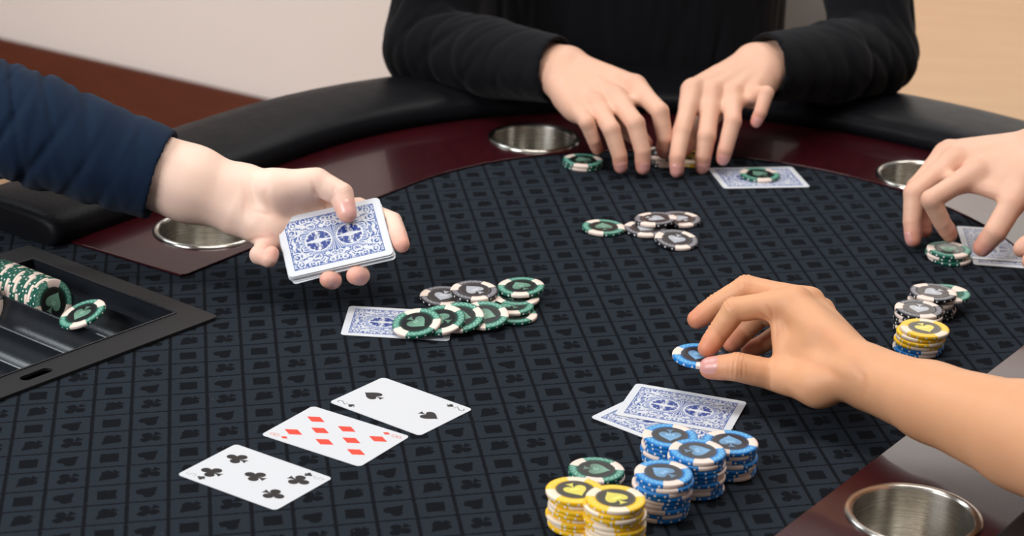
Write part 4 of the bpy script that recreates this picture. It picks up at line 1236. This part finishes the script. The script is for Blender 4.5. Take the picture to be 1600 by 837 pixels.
# ---- person at the far end: black sweater, both hands over chips
def far_person():
    per = empty('person', (0.14, 2.62, 0.0), 'person in a black sweater at the far end with both hands over chips', 'person', 'players round the table')
    R_ = dict(
        thumb=[PD(925, 150, 2290), PD(965, 190, 2268), PD(995, 212, 2268), PD(1016, 232, 2264)],
        index=[PD(992, 134, 2258), PD(1031, 174, 2226), PD(1039, 216, 2228), PD(1036, 247, 2240)],
        middle=[PD(961, 152, 2248), PD(993, 193, 2206), PD(1004, 236, 2206), PD(1005, 273, 2212)],
        ring=[PD(932, 164, 2242), PD(955, 202, 2206), PD(968, 243, 2208), PD(971, 271, 2214)],
        little=[PD(903, 172, 2244), PD(917, 192, 2216), PD(928, 219, 2222), PD(936, 240, 2234)])
    spr = dict(h=1.5, scale=0.98, fingers=R_, wrist=PD(876, 108, 2304), forearm=[(PD(840, 102, 2326), 27, 22), (PD(790, 96, 2360), 26, 22)], wrinkle=0.35,
               palmar=unit(-_u*0.75+_fw*0.6))
    Lh = dict(
        thumb=[PD(1140, 140, 2298), PD(1105, 185, 2280), PD(1082, 215, 2268), PD(1062, 240, 2256)],
        index=[PD(1083, 140, 2258), PD(1065, 206, 2226), PD(1058, 246, 2214), PD(1057, 278, 2216)],
        middle=[PD(1112, 146, 2258), PD(1104, 213, 2230), PD(1099, 244, 2230), PD(1096, 272, 2238)],
        ring=[PD(1144, 150, 2260), PD(1145, 190, 2230), PD(1133, 234, 2226), PD(1127, 258, 2232)],
        little=[PD(1176, 148, 2268), PD(1197, 146, 2238), PD(1188, 176, 2232), PD(1178, 199, 2236)])
    spl = dict(h=1.5, scale=0.98, fingers=Lh, wrist=PD(1190, 104, 2306), forearm=[(PD(1226, 102, 2326), 27, 22), (PD(1276, 98, 2360), 26, 22)], wrinkle=0.35,
               palmar=unit(-_u*0.75+_fw*0.6))
    parts = []; nails = []
    for sp, wh in ((spr, ['index', 'middle', 'ring']), (spl, ['index', 'middle', 'ring', 'little'])):
        V, Q, fl, dors = build_hand(sp); parts.append((V, Q, fl)); nails.append((V, Q, dors, wh))
    er, el = PD(666, 74, 2450), PD(1366, 84, 2450)
    sr, sl_ = np.array([-55.0, 2545, 330]), np.array([345.0, 2545, 330])
    tors = [((60, 2600, 300), (60, 2600, -280), 95, 100), ((200, 2600, 300), (200, 2600, -280), 90, 95), ((140, 2600, 330), (140, 2600, -280), 105, 105), (sr, sl_, 55, 55),
            ((140, 2590, 380), (140, 2580, 440), 48, 46)]
    arms = [(PD(800, 97, 2352), er, 22, 30), (er, sr, 30, 36), (PD(1266, 98, 2352), el, 22, 30), (el, sl_, 30, 36)]
    tb = coarse(tors+arms, 5, 12)
    parts.append((tb[0], tb[1], None))
    body_object(per, parts, MAT['skin_mid'])
    for V, Q, dors, wh in nails: add_nails(per, V, Q, None, dors, wh, MAT['nail_b'])
    ca, cl = PD(866, 108, 2306), PD(1200, 104, 2306)
    fr = folds(er, ca, 3.0, 70, 11, 0.15, 120); fl2 = folds(el, cl, 3.0, 70, 12, 0.15, 120)
    mr, ml = PD(765, 92, 2385), PD(1296, 98, 2385)
    sw = [(ca, mr, 35, 42), (mr, er, 42, 46), (er, sr, 46, 58), (cl, ml, 35, 42), (ml, el, 42, 46), (el, sl_, 46, 58)]
    big = [((50, 2600, 300), (50, 2600, -200), 112, 116, 40), ((200, 2600, 300), (205, 2600, -200), 104, 110, 40), ((140, 2595, 320), (140, 2595, -200), 122, 122, 40), (sr, sl_, 68, 68, 40)]
    ho = [(PD(925, 114, 2282), ca, 60, 30), (PD(1140, 108, 2282), cl, 60, 30)]
    m1 = coarse(sw+big, 3.0, 10, lambda X, Y, Z: np.where(X < 140, fr(X, Y, Z), fl2(X, Y, Z)), ho)
    link('sweater', fast_mesh('sweater', m1[0], m1[1], [MAT['black']], per.location), per)
    tr = coarse([((60, 2600, -240), (30, 2250, -300), 90, 70), ((220, 2600, -240), (250, 2250, -300), 90, 70), ((30, 2250, -300), (20, 2260, -680), 68, 50), ((250, 2250, -300), (260, 2260, -680), 68, 50)], 9, 15)
    link('trousers', fast_mesh('trousers', tr[0], tr[1], [MAT['dark']], per.location), per)
far_person()

# ---- mesh-backed chair behind the far person
def chair():
    e = empty('office_chair', (0.14, 2.74, 0.0), 'pale grey mesh-backed office chair behind the person in the black sweater', 'chair')
    cx, cy = 140.0, 2765.0
    hw, z0, z1 = 278.0, -160.0, 330.0
    def bk(x, z): return (cx+x, cy+25-40*(1-(x/hw)**2)*-0.6+0.10*(z-z0), z)
    pts = []
    for x, z in rrect(2*hw, z1-z0, 60, 8): pts.append(np.array(bk(x, z+(z0+z1)/2)))
    pts = np.array(pts); n = len(pts); V, Fc = [], []
    for k in range(n):
        t = unit(pts[(k+1) % n]-pts[k-1]); a = np.array([0, 1, 0.1]); b = unit(np.cross(t, a))
        for q in range(8):
            g = 2*math.pi*q/8; V.append(pts[k]+11*(a*math.cos(g)+b*math.sin(g)))
    for k in range(n):
        for q in range(8): Fc.append((k*8+q, k*8+(q+1) % 8, ((k+1) % n)*8+(q+1) % 8, ((k+1) % n)*8+q))
    wmesh('back_frame', V, Fc, MAT['white_plastic'], e)
    V, Fc = [], []
    def strip(p, q, w):
        p, q = np.array(p), np.array(q); t = unit(q-p); s = unit(np.cross(t, [0, 1, 0]))*w/2; b = len(V)
        nn = np.array([0, 0.7, 0])
        V.extend([p-s-nn, p+s-nn, q+s-nn, q-s-nn, p-s+nn, p+s+nn, q+s+nn, q-s+nn])
        Fc.extend([(b, b+1, b+2, b+3), (b+7, b+6, b+5, b+4)])
    xs = np.arange(-hw+6, hw-5, 4.0); zs = np.arange(z0+8, z1-7, 4.0)
    for x in xs:
        for a, b in zip(np.linspace(z0+5, z1-5, 5)[:-1], np.linspace(z0+5, z1-5, 5)[1:]): strip(bk(x, a), bk(x, b), 3.0)
    xx = np.linspace(-hw+4, hw-4, 13)
    for z in zs:
        for a, b in zip(xx[:-1], xx[1:]): strip(bk(a, z), bk(b, z), 3.0)
    o = wmesh('mesh_back', V, Fc, MAT['mesh'], e, smooth=False); o['kind'] = 'stuff'
    bm = bmesh.new(); boxbm(bm, (0, -0.14, 0.46), (0.46, 0.44, 0.07)); from_bm('seat', bm, MAT['mesh'], e, bev=0.025)
    Vp, Fp = lathe([(0.1, -330), (28, -330), (28, -660), (40, -690), (0.1, -690)], 20); Vp = np.array(Vp); Vp[:, 0] += cx; Vp[:, 1] += 2610
    wmesh('column', Vp, Fp, MAT['white_plastic'], e)
    for k in range(5):
        a = 2*math.pi*k/5+0.3; bm = bmesh.new(); boxbm(bm, (0.15, 0, 0), (0.30, 0.04, 0.03))
        o = from_bm('leg', bm, MAT['white_plastic'], e, bev=0.006); o.location = (0, -0.13, 0.065); o.rotation_euler = (0, 0, a)
        Vw, Fw = lathe([(0.1, -9), (24, -9), (25, 0), (24, 9), (0.1, 9)], 20)
        w = link('caster', rawmesh('caster', np.array(Vw)/1000, Fw, MAT['dark']), o); w.location = (0.30, 0, -0.04); w.rotation_euler = (math.pi/2, 0, 0)
    bm = bmesh.new(); boxbm(bm, (0, 0.045, 0.62), (0.06, 0.03, 0.42)); from_bm('back_support', bm, MAT['white_plastic'], e, bev=0.008)
chair()
